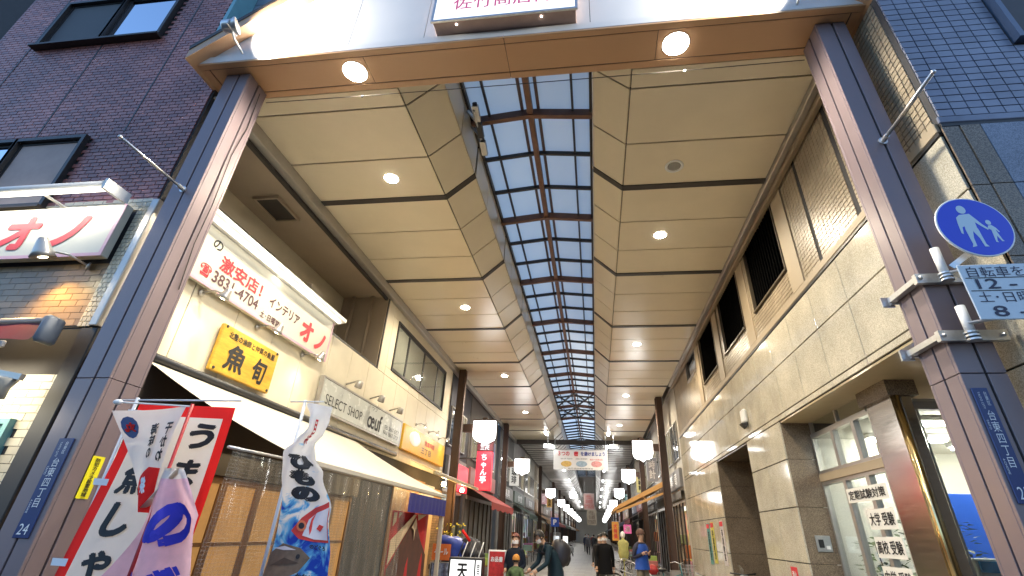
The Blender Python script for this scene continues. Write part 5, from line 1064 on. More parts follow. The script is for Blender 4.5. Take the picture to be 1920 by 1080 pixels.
# red izakaya lightboxes
t = thing('red_lightbox', 'tall red vertical lightbox with white writing past the first brown column', 'sign', (-4.1, 20.6, 2.9)); E_red = mat('red_lightbox_face', (.6, .03, .05), .4, var=0, emit=(1, .03, .06), es=.28)
box('cabinet', E_red, -4.75, -4.12, 20.4, 20.7, 3.05, 4.50, t, .01); box('header', mat('maroon', (.12, .008, .015), .5), -4.76, -4.11, 20.39, 20.71, 4.51, 4.95, t, .01); lettering(t, '居酒\n三代', (-4.435, 20.38, 4.70), XX, ZZ, .38, .30, emat('white_glow_ink', (1, 1, 1), .5), .03); lettering(t, vert('ちゃん亭'), (-4.435, 20.39, 3.85), XX, ZZ, .26, 1.1, emat('white_glow_ink', (1,1,1), .5), .03); box('bracket', M_dark, -5.6, -4.77, 20.5, 20.56, 4.2, 4.26, t)
t = thing('white_lightbox', 'white lightbox panel with black brush writing beside the red lightbox', 'sign', (-5.4, 20, 3)); box('cabinet', emat('white_box_glow', (1, .97, .9), .4), -5.58, -5.44, 19.1, 20.3, 3.0, 4.1, t, .01); box('red_panel', E_red, -5.58, -5.44, 20.31, 22.0, 3.0, 4.0, t, .01); lettering(t, vert('てっぱん'), (-5.43, 19.7, 3.55), YY, ZZ, .3, .9, M_ink, .02)
# tan folding awning on the right
t = thing('tan_awning', 'tan folding awning seen from the side on the right of the arcade', 'awning', (2.3, 26.5, 3)); M_tan = mat('tan_canvas', (.55, .30, .10), .7, var=.1)
k = K(); k.prism([(3.3, 25.9, 4.02), (.87, 25.9, 2.82), (.87, 25.9, 2.66), (3.3, 25.9, 3.78)], (0, 5.2, 0)); k.build('canopy', M_tan, t); k = K(); k.beam((3.3, 25.87, 3.5), (1.0, 25.87, 2.62), .06, .1); k.beam((2.2, 25.85, 3.4), (2.5, 25.85, 3.1), .05, .05); k.build('folding_arm', M_tan, t)
# ------------------------------------------------------------------ street furniture, small signs
t = thing('box_sign', 'white glowing box sign with a black brush character on the pavement', 'sign', (-2.62, 11.1, 0))
box('cabinet', M_black, -2.96, -2.27, 10.98, 11.25, .08, 1.14, t, .01); box('front_face', emat('box_sign_glow', (1, 1, .97), .45), -2.92, -2.43, 10.972, 10.979, .14, 1.10, t); lettering(t, vert('天ぷら'), (-2.67, 10.967, .62), XX, ZZ, .22, .84, M_ink, .04); box('front_face', emat('box_sign_glow', (1, 1, .97), .45), -2.40, -2.29, 10.972, 10.979, .14, 1.10, t); lettering(t, vert('営業中'), (-2.345, 10.967, .75), XX, ZZ, .06, .6, M_ink, .02)
for x in (-2.9, -2.33): box('foot', M_black, x-.05, x+.05, 10.9, 11.3, .005, .08, t)
t = thing('red_menu_stand', 'red framed menu poster stand beside the woman', 'sign', (-1.95, 11.6, 0)); box('board', M_white, -2.32, -1.93, 11.78, 11.82, .35, 1.27, t, .01); box('poster', mat('red_poster', (.55, .03, .03), .6, var=.5, scale=14), -2.29, -1.96, 11.772, 11.778, .4, 1.24, t); k = K(); k.tube([(-2.3, 11.8, .35), (-2.34, 11.6, 0.005)], .015, 6); k.tube([(-1.95, 11.8, .35), (-1.91, 11.6, .005)], .015, 6); k.tube([(-2.12, 11.82, .6), (-2.12, 12.2, .005)], .015, 6); k.build('leg', M_white, t); lettering(t, 'お品書', (-2.125, 11.768, 1.1), XX, ZZ, .26, .1, M_whiteink, .03)
# clothes rack of bags
t = thing('bag_rack', 'low rack piled with blue and black striped bags beside the awning post', 'rack', (-3.1, 12, 0))
k = K(); k.box(-3.55, -2.5, 11.8, 12.5, .6, .64); k.box(-3.52, -3.48, 11.83, 11.87, 0, .6); k.box(-2.57, -2.53, 11.83, 11.87, 0, .6); k.box(-3.52, -3.48, 12.43, 12.47, 0, .6); k.box(-2.57, -2.53, 12.43, 12.47, 0, .6); k.build('frame', M_steel, t)
def lump(c, r, sc_, m, nm, par, seed, amp=.18):
    random.seed(seed); ph = [random.uniform(0, 6) for _ in range(6)]; k = K(); k.ball((0,0,0), 1, 20, 12); V = []
    for x, y, z in k.v: d = 1 + amp*(math.sin(3*x+ph[0])*math.sin(4*y+ph[1]) + .6*math.sin(7*z+ph[2]+2*x)); V.append((c[0]+x*d*r*sc_[0], c[1]+y*d*r*sc_[1], c[2]+z*d*r*sc_[2]))
    k.v = V; return k.build(nm, m, par, True)
M_bag1 = mat('blue_nylon', (.03, .06, .32), .45, var=.3, scale=12); M_bag2 = mat('black_nylon', (.02, .02, .03), .45, var=.3)
lump((-3.2, 12.05, 1.25), .32, (1.1, .8, .9), M_bag1, 'bag', t, 1); lump((-2.82, 12.1, 1.15), .32, (1.0, .8, .95), M_bag2, 'bag', t, 2); lump((-3.3, 12.0, .86), .3, (1.2, .8, .75), M_bag2, 'bag', t, 3); lump((-2.75, 12.0, .82), .28, (1.1, .8, .8), mat('beige_nylon', (.45, .4, .3), .6, var=.2), 'bag', t, 4)
for i in range(6): k = K(); a = -3.02 + .09*i; k.tube([(a, 11.84, .95), (a+.05, 11.78, 1.15), (a+.12, 11.86, 1.4)], .012, 6); k.build('strap', M_whiteink if i % 2 else M_black, t, True)
k = K(); k.tube([(-2.95, 11.85, 1.62), (-2.75, 11.8, 1.42)], .03, 8); k.build('red_handle', M_bred, t, True)
t = thing('orange_price_card', 'orange price card in front of the piled bags', 'sign', (-3.3, 11.6, 0)); box('card', mat('orange_card', (.75, .18, .04), .6, var=.1), -3.5, -3.1, 11.56, 11.57, 1.05, 1.35, t); lettering(t, 'セール', (-3.3, 11.553, 1.2), (1, 0, .1), (-.1, 0, 1), .3, .12, M_whiteink, .03); k = K(); k.tube([(-3.3, 11.58, .006), (-3.3, 11.58, 1.05)], .012, 6); k.build('stick', M_steel, t)
t = thing('hanging_clothes', 'blue and white patterned garments hung low beside the box sign', 'clothes', (-3.3, 11.5, 0)); k = K(); k.grid(lambda a, b: (-3.45 + .42*a, 11.48 + .05*math.sin(a*14), .15 + .85*b), 30, 6); k.build('garment', mat('patterned_cloth', (.3, .35, .5), .8, var=.9, scale=18), t, True); k = K(); k.tube([(-3.5, 11.5, 1.01), (-2.98, 11.5, 1.01)], .012, 6); k.tube([(-3.49, 11.5, .006), (-3.49, 11.5, 1.01)], .012, 6); k.tube([(-2.99, 11.5, .006), (-2.99, 11.5, 1.01)], .012, 6); k.build('rail', M_steel, t)
# flower pot with yellow flowers
t = thing('yellow_flower_pot', 'pot of yellow flowers behind the piled bags', 'plant', (-3.5, 12.9, 0)); k = K(); k.lathe((-3.5, 12.9, 0.005), ZZ, [(.14, 0), (.2, .35), (.21, .38), (.18, .38)], 16); k.build('pot', mat('terracotta', (.4, .18, .1), .7), t, True)
random.seed(5); k = K(); k2 = K()
for i in range(70):
    a = random.uniform(0, 6.28); r = random.uniform(0, .4); z = random.uniform(.9, 1.75); p = Vector((-3.5+r*math.cos(a), 12.9+r*math.sin(a), z)); k.tube([(-3.5, 12.9, .38), (p + Vector((-3.5, 12.9, .6)))/2, p], .004, 4, False)
    u_ = Vector((random.uniform(-1, 1), random.uniform(-1, 1), random.uniform(-.3, .6))).normalized(); v_ = u_.orthogonal().normalized(); k2.add([p, p+u_*.045+v_*.02, p+u_*.07, p+u_*.045-v_*.02], [(0,1,2,3)]); k2.add([p, p+v_*.045+u_*.02, p+v_*.07, p+v_*.045-u_*.02], [(0,1,2,3)])
k.build('stems', mat('stem_green', (.06, .12, .03), .7), t, kind='stuff'); k2.build('petals', mat('yellow_petal', (.75, .55, .03), .6), t, kind='stuff')
# far left: parking sign, white standing sign, vending-like box
t = thing('parking_sign', 'small blue road sign on a grey post far on the left', 'sign', (-3, 40, 0)); k = K(); k.tube([(-3, 40, 0.005), (-3, 40, 2.8)], .035, 8); k.build('post', M_steel, t, True); box('plate', mat('sign_blue2', (.01, .08, .5), .4), -3.3, -2.7, 39.94, 39.96, 2.1, 2.7, t, .01); lettering(t, 'P', (-3, 39.93, 2.4), XX, ZZ, .26, .36, M_whiteink, .05)
t = thing('standing_sign', 'white glowing standing sign board far on the left', 'sign', (-2.45, 44, 0)); box('panel', emat('panel_glow', (1, 1, .98), .5), -2.65, -2.27, 43.95, 44.05, .3, 1.5, t, .01); box('base', M_white, -2.75, -2.17, 43.8, 44.2, .006, .3, t, .01)
t = thing('drinks_machine', 'grey machine with a lit window beside the white standing sign', 'machine', (-3.05, 43, 0)); box('cabinet', M_grey, -3.35, -2.8, 42.7, 43.3, .006, 1.75, t, .02); box('lit_window', emat('machine_glow', (.9, .95, 1), .3), -3.28, -2.87, 42.69, 42.698, .8, 1.5, t)
t = thing('orange_vertical_banner', 'orange glowing vertical banner on the right of the arcade', 'banner', (1.35, 38, 0)); box('cloth', mat('orange_banner', (.5, .22, .05), .6, var=.3, emit=(1, .4, .05), es=.08), 1.1, 1.56, 37.98, 38.0, 1.35, 2.5, t); lettering(t, vert('大特価'), (1.33, 37.97, 1.93), XX, ZZ, .26, .9, M_redink, .04); k = K(); k.tube([(1.6, 38, 0.006), (1.6, 38, 2.55)], .015, 6); k.tube([(1.6, 38, 2.53), (1.08, 38, 2.53)], .01, 6); k.build('pole', M_pole, t)
t = thing('pink_sign', 'pink glowing shop sign on the right behind the man in blue', 'sign', (1.5, 28, 1.8)); box('panel', mat('pink_glow_panel', (.6, .1, .25), .5, emit=(1, .2, .45), es=.15), 1.4, 1.78, 28, 28.05, 1.75, 2.15, t, .01); lettering(t, '酒', (1.59, 27.99, 1.95), XX, ZZ, .25, .25, M_whiteink, .03); box('post', M_dark, 1.57, 1.61, 28.01, 28.04, .006, 1.75, t)
t = thing('display_mannequin', 'yellow and white dressed mannequin torso among the bicycles on the right', 'mannequin', (.95, 20, 0)); k = K(); k.lathe((.95, 20, .1), ZZ, [(.12, 0), (.02, .03), (.02, .75), (.14, .8), (.19, 1.0), (.17, 1.15), (.2, 1.3), (.14, 1.38), (.05, 1.42), (.05, 1.5)], 16); k.build('torso', mat('yellow_shirt', (.42, .40, .14), .7, var=.3, emit=(1, 1, .3), es=.01), t, True); k = K(); k.ball((.95, 20, 1.66), .1, 12, 8, (.85, .9, 1.15)); k.build('head', M_whiteink, t, True)  # shirt colour is given a faint glow of its own
# things on the granite wall
for i, (y, z0, z1, lab, c_) in enumerate(((17.6, .95, 2.05, 'teal and black poster strip on the granite wall, farthest of three', (.1, .3, .28)), (17.0, 1.0, 2.07, 'yellow poster strip on the granite wall, middle of three', (.6, .55, .1)), (15.75, 1.0, 2.08, 'white poster strip with red header on the granite wall, nearest of three', (.7, .65, .66)))):
    t = thing('wall_poster', lab, 'poster', (XW-.01, y, z0), 'poster strips'); box('sheet', mat('poster%d' % i, c_, .5, var=.5, scale=11), XW-.012, XW-.004, y-.2, y+.2, z0, z1, t); box('header', M_redink, XW-.016, XW-.013, y-.19, y+.19, z1-.14, z1-.02, t); lettering(t, vert('英語教室'), (XW-.0145, y, (z0+z1)/2-.05), (0,-1,0), ZZ, .2, .75, M_ink, .02)
t = thing('wall_fixture', 'small white wall fixture high on the granite wall', 'lamp', (XW-.1, 11.75, 4.0)); k = K(); k.bbox(XW-.10, XW-.002, 11.6, 11.85, 3.95, 4.25, .03); k.build('body', M_white, t); k = K(); k.prism([(XW-.16, 11.62, 3.93), (XW-.02, 11.62, 3.93), (XW-.06, 11.62, 3.83)], (0, .2, 0)); k.build('shade', M_black, t)
t = thing('intercom_plate', 'steel intercom plate on the dark granite reveal', 'intercom', (3.75, 9.8, 1.5)); box('plate', M_steel, 3.68, 3.92, 9.795, 9.808, 1.48, 1.72, t, .004); box('button', M_black, 3.72, 3.80, 9.788, 9.794, 1.54, 1.66, t); box('button', M_whiteink, 3.83, 3.89, 9.788, 9.794, 1.52, 1.57, t)
t = thing('red_fire_sign', 'small red notice plate low on the granite wall', 'sign', (XW-.01, 10.6, .9)); box('plate', M_redink, XW-.012, XW-.003, 10.42, 10.72, .98, 1.22, t); lettering(t, '消火', (XW-.014, 10.57, 1.1), (0,-1,0), ZZ, .2, .12, M_whiteink, .03)
# ------------------------------------------------------------------ corner shop room
E_room = emat('fluorescent_glow', (1, .97, .82), 18)
for i, (x, y) in enumerate(((5.4, 8.0), (5.4, 9.4), (6.6, 8.6), (7.2, 10.2))):
    t = thing('fluorescent_lamp', 'white fluorescent ceiling lamp inside the corner shop, %s from the window' % ordn[i], 'lamp', (x, y, 3.2), 'shop room lamps'); box('housing', M_white, x-.65, x+.65, y-.1, y+.1, 3.24, 3.305, t); box('tube', E_room, x-.6, x+.6, y-.07, y+.07, 3.19, 3.238, t)
t = thing('blue_partition', 'bright blue partition board inside the corner shop', 'partition', (5.6, 9, 0)); box('board', mat('blue_board', (.01, .09, .55), .5, var=.05), 5.4, 6.7, 9.0, 9.06, .25, 2.35, t, .01); box('foot', M_steel, 5.3, 5.4, 8.8, 9.3, .021, .24, t); box('foot', M_steel, 6.3, 6.4, 8.8, 9.3, .021, .24, t)
t = thing('leaflet_rack', 'rack of blue and white striped leaflets below the blue partition', 'rack', (5.0, 7.6, 0)); box('frame', M_white, 4.65, 5.7, 7.55, 7.75, .021, 1.5, t, .01)
for i in range(9): box('leaflet_row', mat('leaf%d' % (i % 2), ((.03, .25, .55), (.7, .75, .8))[i % 2], .5), 4.68, 5.67, 7.52-.0, 7.545, .15+.15*i, .15+.15*i+.12, t)
def bushy(name, lab, x, y, h, seed):
    t = thing(name, lab, 'plant', (x, y, 0)); random.seed(seed); k = K(); k.lathe((x, y, .021), ZZ, [(.13, 0), (.17, .3), (.18, .33), (.15, .33)], 14); k.build('pot', M_white, t, True)
    k = K(); k2 = K(); k.tube([(x, y, .33), (x+.03, y, h*.6), (x-.02, y+.03, h*.95)], [.018, .014, .006], 6)
    for i in range(170):
        z = random.uniform(.5, h); a = random.uniform(0, 6.28); r = random.uniform(.05, .34)*(1.15-abs(z/h-.55)); p = Vector((x+r*math.cos(a), y+r*math.sin(a), z)); d = Vector((math.cos(a), math.sin(a), random.uniform(-.7, .5))).normalized(); v_ = d.cross(Vector((0,0,1))).normalized(); L_ = random.uniform(.09, .16)
        k2.add([p, p+d*L_*.5+v_*L_*.28+Vector((0,0,.012)), p+d*L_, p+d*L_*.5-v_*L_*.28], [(0,1,2,3)])
    k.build('stem', mat('stem_brown', (.12, .08, .04), .8), t); k2.build('foliage', mat('leaf_green', (.06, .11, .03), .5, var=.4), t, kind='stuff')
bushy('potted_plant', 'leafy potted plant inside the shop behind the paper notices', 4.45, 8.4, 2.0, 3); bushy('potted_plant', 'leafy potted plant inside the shop next to the steel pillar', 4.75, 7.95, 1.9, 8); bushy('potted_plant', 'leafy potted plant inside the shop window nearest the granite reveal', 4.4, 9.3, 1.7, 12)
for i, (txt, z, h_) in enumerate((('定期試験対策', 2.27, .24), ('大学 受験', 1.93, .30), ('高校 受験', 1.58, .30), ('中学 受験', 1.22, .30))):
    t = thing('paper_notice', ['wide paper notice with six characters at the top of the shop window', 'white paper notice directly below the wide six-character one', 'third white paper notice down in the shop window', 'lowest white paper notice in the shop window'][i], 'notice', (4.0, 8.2, z), 'window notices'); y0_, y1_ = (7.75, 8.95) if i == 0 else (7.75, 8.48)
    box('paper', mat('paper', (.8, .79, .74), .6, var=.03), 3.992, 3.997, y0_, y1_, z-h_/2+.02, z+h_/2-.02, t); lettering(t, txt, (3.989, (y0_+y1_)/2, z), (0,-1,0), ZZ, (y1_-y0_)*.9, h_*.55, M_ink, .02)

# ------------------------------------------------------------------ blade signs and clutter along the shops
BL = [(-1, 24.6, 'blue', (.03, .08, .35), '薬'), (-1, 33.2, 'white', (.7, .7, .66), '珈琲'), (-1, 53.5, 'pink', (.6, .25, .3), '花'), (-1, 60, 'amber', (.65, .35, .05), '酒'), (1, 28.6, 'grey', (.25, .25, .26), '時計'), (1, 36.3, 'yellow', (.65, .5, .05), '靴'), (1, 51.5, 'teal', (.04, .25, .25), '本'), (1, 58.5, 'cream', (.65, .58, .42), '米')]
for s_, y, nm, c_, ch in BL:
    t = thing('blade_sign', '%s projecting shop sign on the %s side of the arcade' % (nm, 'left' if s_ < 0 else 'right'), 'sign', (-5 if s_ < 0 else 3, y, 3.2), 'projecting shop signs')
    x0_, x1_ = (-5.55, -4.75) if s_ < 0 else (2.75, 3.5)
    box('cabinet', mat('blade_%s' % nm, tuple(.35*c+.3*sum(c_)/3+.08 for c in c_), .5, var=.05, emit=c_, es=.12), x0_+.1, x1_-.1, y-.1, y+.1, 4.25, 5.45, t, .015); lettering(t, vert(ch*(3 if len(ch) == 1 else 1)), ((x0_+x1_)/2, y-.105, 4.85), XX, ZZ, .34, .95, M_ink if nm in ('white', 'yellow', 'cream', 'amber') else M_whiteink, .03)
    box('arm', M_dark, min(x0_, x1_)+(0 if s_ < 0 else .65), (x0_+.12 if s_ < 0 else x1_), y-.02, y+.02, 5.2, 5.26, t)
CR = [(-4.6, 23.4, .7), (-4.4, 27.2, 1.0), (-4.3, 31.5, .8), (-4.5, 36.5, 1.1), (2.5, 27.0, .8), (2.6, 32.5, 1.0), (2.3, 37.0, .9), (-4.3, 43.5, 1.2), (2.4, 44, 1.0)]
for i, (x, y, h_) in enumerate(CR):
    random.seed(100+i); t = thing('goods_stand', 'low stand of mixed goods outside a shop, %s of the %s side' % (ordn[i if i < 4 else (i-4 if i < 7 else i-3)], 'left' if x < 0 else 'right'), 'stand', (x, y, 0), 'goods stands')
    box('table', M_wood, x-.35, x+.35, y-.6, y+.6, h_*.5, h_*.5+.04, t); 
    for sx in (-.3, .3):
        for sy in (-.55, .55): box('leg', M_dark, x+sx-.02, x+sx+.02, y+sy-.02, y+sy+.02, .006, h_*.5, t)
    for q in range(6): a = y-.55+.19*q; box('goods', mat('goodsb%d' % random.randint(0, 9), (random.uniform(.05, .6), random.uniform(.05, .45), random.uniform(.04, .4)), .6), x-.3, x+.3, a, a+.15, h_*.5+.041, h_*.5+random.uniform(.15, .5), t, .02)
# ------------------------------------------------------------------ people
SKIN = mat('skin', (.55, .33, .22), .55, var=.05); M_hairb = mat('black_hair', (.015, .012, .011), .5, var=.2); M_hairr = mat('auburn_hair', (.16, .035, .025), .45, var=.25, scale=30, stretch=(1,1,.3))
M_mask = mat('face_mask', (.75, .72, .72), .8, var=.03); M_shoe = mat('dark_shoe', (.03, .028, .028), .5)
def skinmesh(nodes, edges, tags, mats, sub=2):
    names = list(nodes); idx = {n: i for i, n in enumerate(names)}; me = bpy.data.meshes.new('tmp'); me.from_pydata([nodes[n][0] for n in names], [(idx[a], idx[b]) for a, b in edges], [])
    o = bpy.data.objects.new('tmp', me); C.objects.link(o); sm = o.modifiers.new('s', 'SKIN'); sm.use_smooth_shade = True; sm.branch_smoothing = .3
    for n in names: r = nodes[n][1]; me.skin_vertices[0].data[idx[n]].radius = (r, r) if not isinstance(r, tuple) else r
    me.skin_vertices[0].data[0].use_root = True
    ss = o.modifiers.new('u', 'SUBSURF'); ss.levels = sub; ss.render_levels = sub
    dg = bpy.context.evaluated_depsgraph_get(); dg.update(); out = bpy.data.meshes.new_from_object(o.evaluated_get(dg)); bpy.data.objects.remove(o)
    out.materials.clear(); keys = list(mats)
    for k_ in keys: out.materials.append(mats[k_])
    segs = [(Vector(nodes[a][0]), Vector(nodes[b][0]), tags.get((a, b), 'top')) for a, b in edges]
    for p in out.polygons:
        c = p.center; best = None
        for A_, B_, tg in segs:
            d = B_-A_; s = max(0, min(1, (c-A_).dot(d)/max(d.length_squared, 1e-9))); q = (c-A_-d*s).length
            if best is None or q < best[0]: best = (q, tg)
        p.material_index = keys.index(best[1]); p.use_smooth = True
    return out
def person(lab, loc, rz, h, top, bottom, pose='stand', hair=M_hairb, hairlen=0, mask=True, hat=None, coat=False, clen=.70, female=False, skirt=None, detail=True, shoe=M_shoe):
    # faces -Y before rotation; z up; h = standing height
    s = h/1.72; P = {}; hip = .90; lean = .0
    if pose == 'bend': lean = .50
    def sp(z, off=0): a = lean*min(1, max(0, (z-hip)/.5)); return Vector((0, -math.sin(a)*(z-hip), hip + math.cos(a)*(z-hip)))
    wS, wH = (.165, .10) if female else (.185, .095)
    P['pel'] = (sp(.93), (.155, .115)); P['waist'] = (sp(1.08), (.145, .105)); P['chest'] = (sp(1.28), (.175, .12)); P['upch'] = (sp(1.40), (.13, .09)); P['neck'] = (sp(1.475) , .055)
    nd = Vector((0, -math.sin(lean*1.3), math.cos(lean*1.3))); nk = P['neck'][0]; P['jaw'] = (nk + nd*.07 + Vector((0, -.02, 0)), .068); P['head'] = (nk + nd*.16 + Vector((0, -.01, 0)), (.083, .095)); P['crown'] = (nk + nd*.235, .055)
    E_ = [('pel', 'waist'), ('waist', 'chest'), ('chest', 'upch'), ('upch', 'neck'), ('neck', 'jaw'), ('jaw', 'head'), ('head', 'crown')]; T = {('upch', 'neck'): 'top', ('neck', 'jaw'): 'skin', ('jaw', 'head'): 'skin', ('head', 'crown'): 'skin'}
    step = {'walk': .22, 'stand': .0, 'bend': .08}.get(pose, 0); hands = []
    for q, sg in (('L', 1), ('R', -1)):
        st = step*sg; hp = Vector((sg*wH, 0, .88)); kn = Vector((sg*(wH+.01), -st*.5 - .02, .48)); an = Vector((sg*(wH+.012), -st + (.05 if st < 0 else 0), .085 + (.05 if st < 0 else 0))); to = an + Vector((sg*.02, -.16, -.045))
        P['hp'+q] = (hp, .10); P['kn'+q] = (kn, .068); P['an'+q] = (an, .048); P['to'+q] = (to, (.045, .035)); E_ += [('pel', 'hp'+q), ('hp'+q, 'kn'+q), ('kn'+q, 'an'+q), ('an'+q, 'to'+q)]
        for e in (('pel', 'hp'+q), ('hp'+q, 'kn'+q), ('kn'+q, 'an'+q)): T[e] = 'bottom'
        T[('an'+q, 'to'+q)] = 'shoe'
        sh = P['upch'][0] + Vector((sg*wS, 0, -.01))
        if pose == 'phone': el = sh + Vector((sg*.07, .02, -.28)); wr = el + Vector((-sg*.15, -.19, .10)); 
        elif pose == 'bend': el = sh + Vector((sg*.05, -.06, -.27)); wr = el + Vector((-sg*.05, -.20, -.13))
        elif pose == 'hold': el = sh + Vector((sg*.06, -.0, -.28)); wr = el + Vector((-sg*.06, -.20, -.08))
        else: el = sh + Vector((sg*.06, .03 + st*.25, -.28)); wr = el + Vector((sg*.01, -.05 + st*.4, -.24))
        hd = (wr-el).normalized(); ha = wr + hd*.075
        P['sh'+q] = (sh, .068 if female else .076); P['el'+q] = (el, .054); P['wr'+q] = (wr, .038); P['ha'+q] = (ha, (.042, .022)); E_ += [('upch', 'sh'+q), ('sh'+q, 'el'+q), ('el'+q, 'wr'+q), ('wr'+q, 'ha'+q)]; T[('wr'+q, 'ha'+q)] = 'skin'; hands.append((wr, ha, hd, sg))
    t = thing('person', lab, 'person', loc); Mx = Matrix.Translation(loc) @ Matrix.Rotation(rz, 4, 'Z') @ Matrix.Scale(s, 4)
    me = skinmesh(P, E_, T, {'skin': SKIN, 'top': top, 'bottom': bottom, 'shoe': shoe}, 2 if detail else 1)
    if detail:
        bm = bmesh.new(); bm.from_mesh(me)
        for wr, ha, hd, sg in hands:
            u = hd.cross(Vector((0, 1, .2))).normalized(); v = hd.cross(u)
            for i, (o_, L_) in enumerate(((-.027, .07), (-.009, .08), (.009, .075), (.027, .06))):
                a = ha + u*o_ + hd*.01; k = K(); k.tube([a, a + hd*L_*.5 + v*.006, a + hd*L_*.85 + v*.03], [.009, .0085, .006], 6); vs = [bm.verts.new(p) for p in k.v]
                for f in k.f: q = bm.faces.new([vs[i_] for i_ in f]); q.material_index = 0; q.smooth = True
            a = ha - hd*.035 - u*.03; k = K(); k.tube([a, a - u*.028 + hd*.025, a - u*.03 + hd*.055], [.012, .010, .007], 6); vs = [bm.verts.new(p) for p in k.v]
            for f in k.f: q = bm.faces.new([vs[i_] for i_ in f]); q.material_index = 0; q.smooth = True
        hc = P['head'][0]; fw = (Vector((0, -1, 0)) - nd*Vector((0,-1,0)).dot(nd)).normalized(); sd = nd.cross(fw)
        def blob(c, r, sc_, mi):
            k = K(); k.ball((0,0,0), r, 8, 6, sc_); vs = [bm.verts.new(c + sd*p[0] - fw*p[1] + nd*p[2]) for p in k.v]
            for f in k.f:
                try: q = bm.faces.new([vs[i_] for i_ in f]); q.material_index = mi; q.smooth = True
                except ValueError: pass
        blob(hc + fw*.098 - nd*.025, .02, (.75, 1, 1.2), 0)
        for sg in (-1, 1): blob(hc + sd*sg*.086 - nd*.02, .028, (.4, .7, 1.1), 0); blob(hc + fw*.083 + sd*sg*.034 + nd*.005, .009, (1.3, .5, .6), 3)
        bm.to_mesh(me); bm.free()
    me.transform(Mx); b_ = bpy.data.objects.new('body', me); C.objects.link(b_); attach(b_, t)
    hc = P['head'][0]; fw = (Vector((0, -1, 0)) - nd*Vector((0,-1,0)).dot(nd)).normalized(); sd = nd.cross(fw)
    def cap(name, m, zlo, zhi, r, frontcut, dz=0, grow=1.0):
        k = K(); nu, nv = 20, 12; ids = {}; V = []; F = []
        for j in range(nv+1):
            for i in range(nu):
                th = 2*math.pi*i/nu; z = zhi + (zlo-zhi)*j/nv; rr = math.sqrt(max(0, 1-(min(1, max(-1, z))**2))) if z > -.2 else .98 - .08*max(0, -z-.2)
                V.append(hc + nd*(.012 + dz + z*.125*grow) + sd*math.cos(th)*rr*r*.92 + fw*math.sin(th)*rr*r*1.05 + Vector((0,0,0)))
        for j in range(nv):
            for i in range(nu):
                th = 2*math.pi*(i+.5)/nu; z = zhi + (zlo-zhi)*(j+.5)/nv
                if math.sin(th) > .45 and z < frontcut: continue
                F.append((j*nu+i, j*nu+(i+1)%nu, (j+1)*nu+(i+1)%nu, (j+1)*nu+i))
        k.add([Mx @ v for v in V], F); k.build(name, m, t, True)
    if hat: cap('hat', hat, -.15, .99, .118, -.1, .012, 1.05)
    cap('hair', hair, -.55 - hairlen, .985, .106 if not hat else .103, .38)
    if mask:
        k = K(); V = lambda a, b: Mx @ (hc - nd*(.055 - .075*(b-.5)*1.0) + fw*(math.cos(a)*.102*(1.0+.10*math.cos(a)*(1-abs(b-.5)*1.2)) ) + sd*math.sin(a)*.088)
        k.grid(lambda a, b: V((a-.5)*2.3, b), 12, 6); k.build('face_mask', M_mask, t, True)
    if coat:
        k = K(); rr = [(1.43, .135, .10), (1.37, .185, .135), (1.28, .205, .15), (1.1, .185, .14), (.92, .205, .155), ((.92+clen)/2, .213, .163), (clen, .22, .168)]; nu = 20; V = []; F = []
        for z, a, b in rr:
            c = sp(z)
            for i in range(nu): th = 2*math.pi*i/nu; V.append(Mx @ (c + Vector((a*math.cos(th), b*math.sin(th), 0))))
        for j in range(len(rr)-1):
            for i in range(nu): F.append((j*nu+i, j*nu+(i+1)%nu, (j+1)*nu+(i+1)%nu, (j+1)*nu+i))
        k.add(V, F); k.build('coat', top if coat is True else coat, t, True)
    return t, Mx, P
M_navyj = mat('navy_jacket', (.010, .015, .028), .75, var=.2, spec=.2); M_teal = mat('dark_teal_jacket', (.014, .032, .045), .7, var=.2, spec=.2); M_blackc = mat('black_coat', (.008, .008, .009), .8, var=.2, spec=.15); M_bluev = mat('blue_vest', (.012, .08, .42), .6, var=.15)
M_gtrs = mat('grey_trousers', (.12, .115, .10), .8, var=.15); M_dtrs = mat('dark_trousers', (.03, .03, .034), .8, var=.15); M_khaki = mat('khaki_trousers', (.20, .17, .12), .8, var=.15); M_navys = mat('navy_sleeves', (.02, .022, .05), .7)
person('woman with red hair and white mask in a dark navy coat', (-1.70, 11.6, .004), math.radians(-10), 1.56, M_navyj, M_dtrs, 'hold', M_hairr, .75, True, coat=True, female=True)
bp, Mx, P = person('man with white mask bending forward in a dark teal jacket', (-.86, 11.75, .004), math.radians(-62), 1.74, M_teal, M_dtrs, 'bend', coat=True)
k = thing('backpack', 'large black backpack on the bending man', 'backpack', (-.8, 11.8, 1.1))
q = Mx @ (P['chest'][0] + Vector((0, .22, -.02)))
lump((q.x+.02, q.y+.03, q.z), .25, (.85, .85, 1.15), M_bag2, 'pack', k, 21, .06); q2 = Mx @ (P['chest'][0] + Vector((0, .32, -.10))); lump((q2.x+.03, q2.y, q2.z), .15, (.8, .8, 1.0), mat('black_nylon2', (.03, .028, .035), .5), 'front_pocket', k, 22, .05)
kk = K()
for sg in (-1, 1): kk.tube([Mx @ (P['upch'][0] + Vector((sg*.10, .12, .06))), Mx @ (P['upch'][0] + Vector((sg*.11, -.05, .09))), Mx @ (P['upch'][0] + Vector((sg*.12, -.13, -.08))), Mx @ (P['waist'][0] + Vector((sg*.15, -.08, .08)))], .016, 6)
kk.build('strap', M_bag2, k, True)
wrp = Mx @ P['haL'][0]
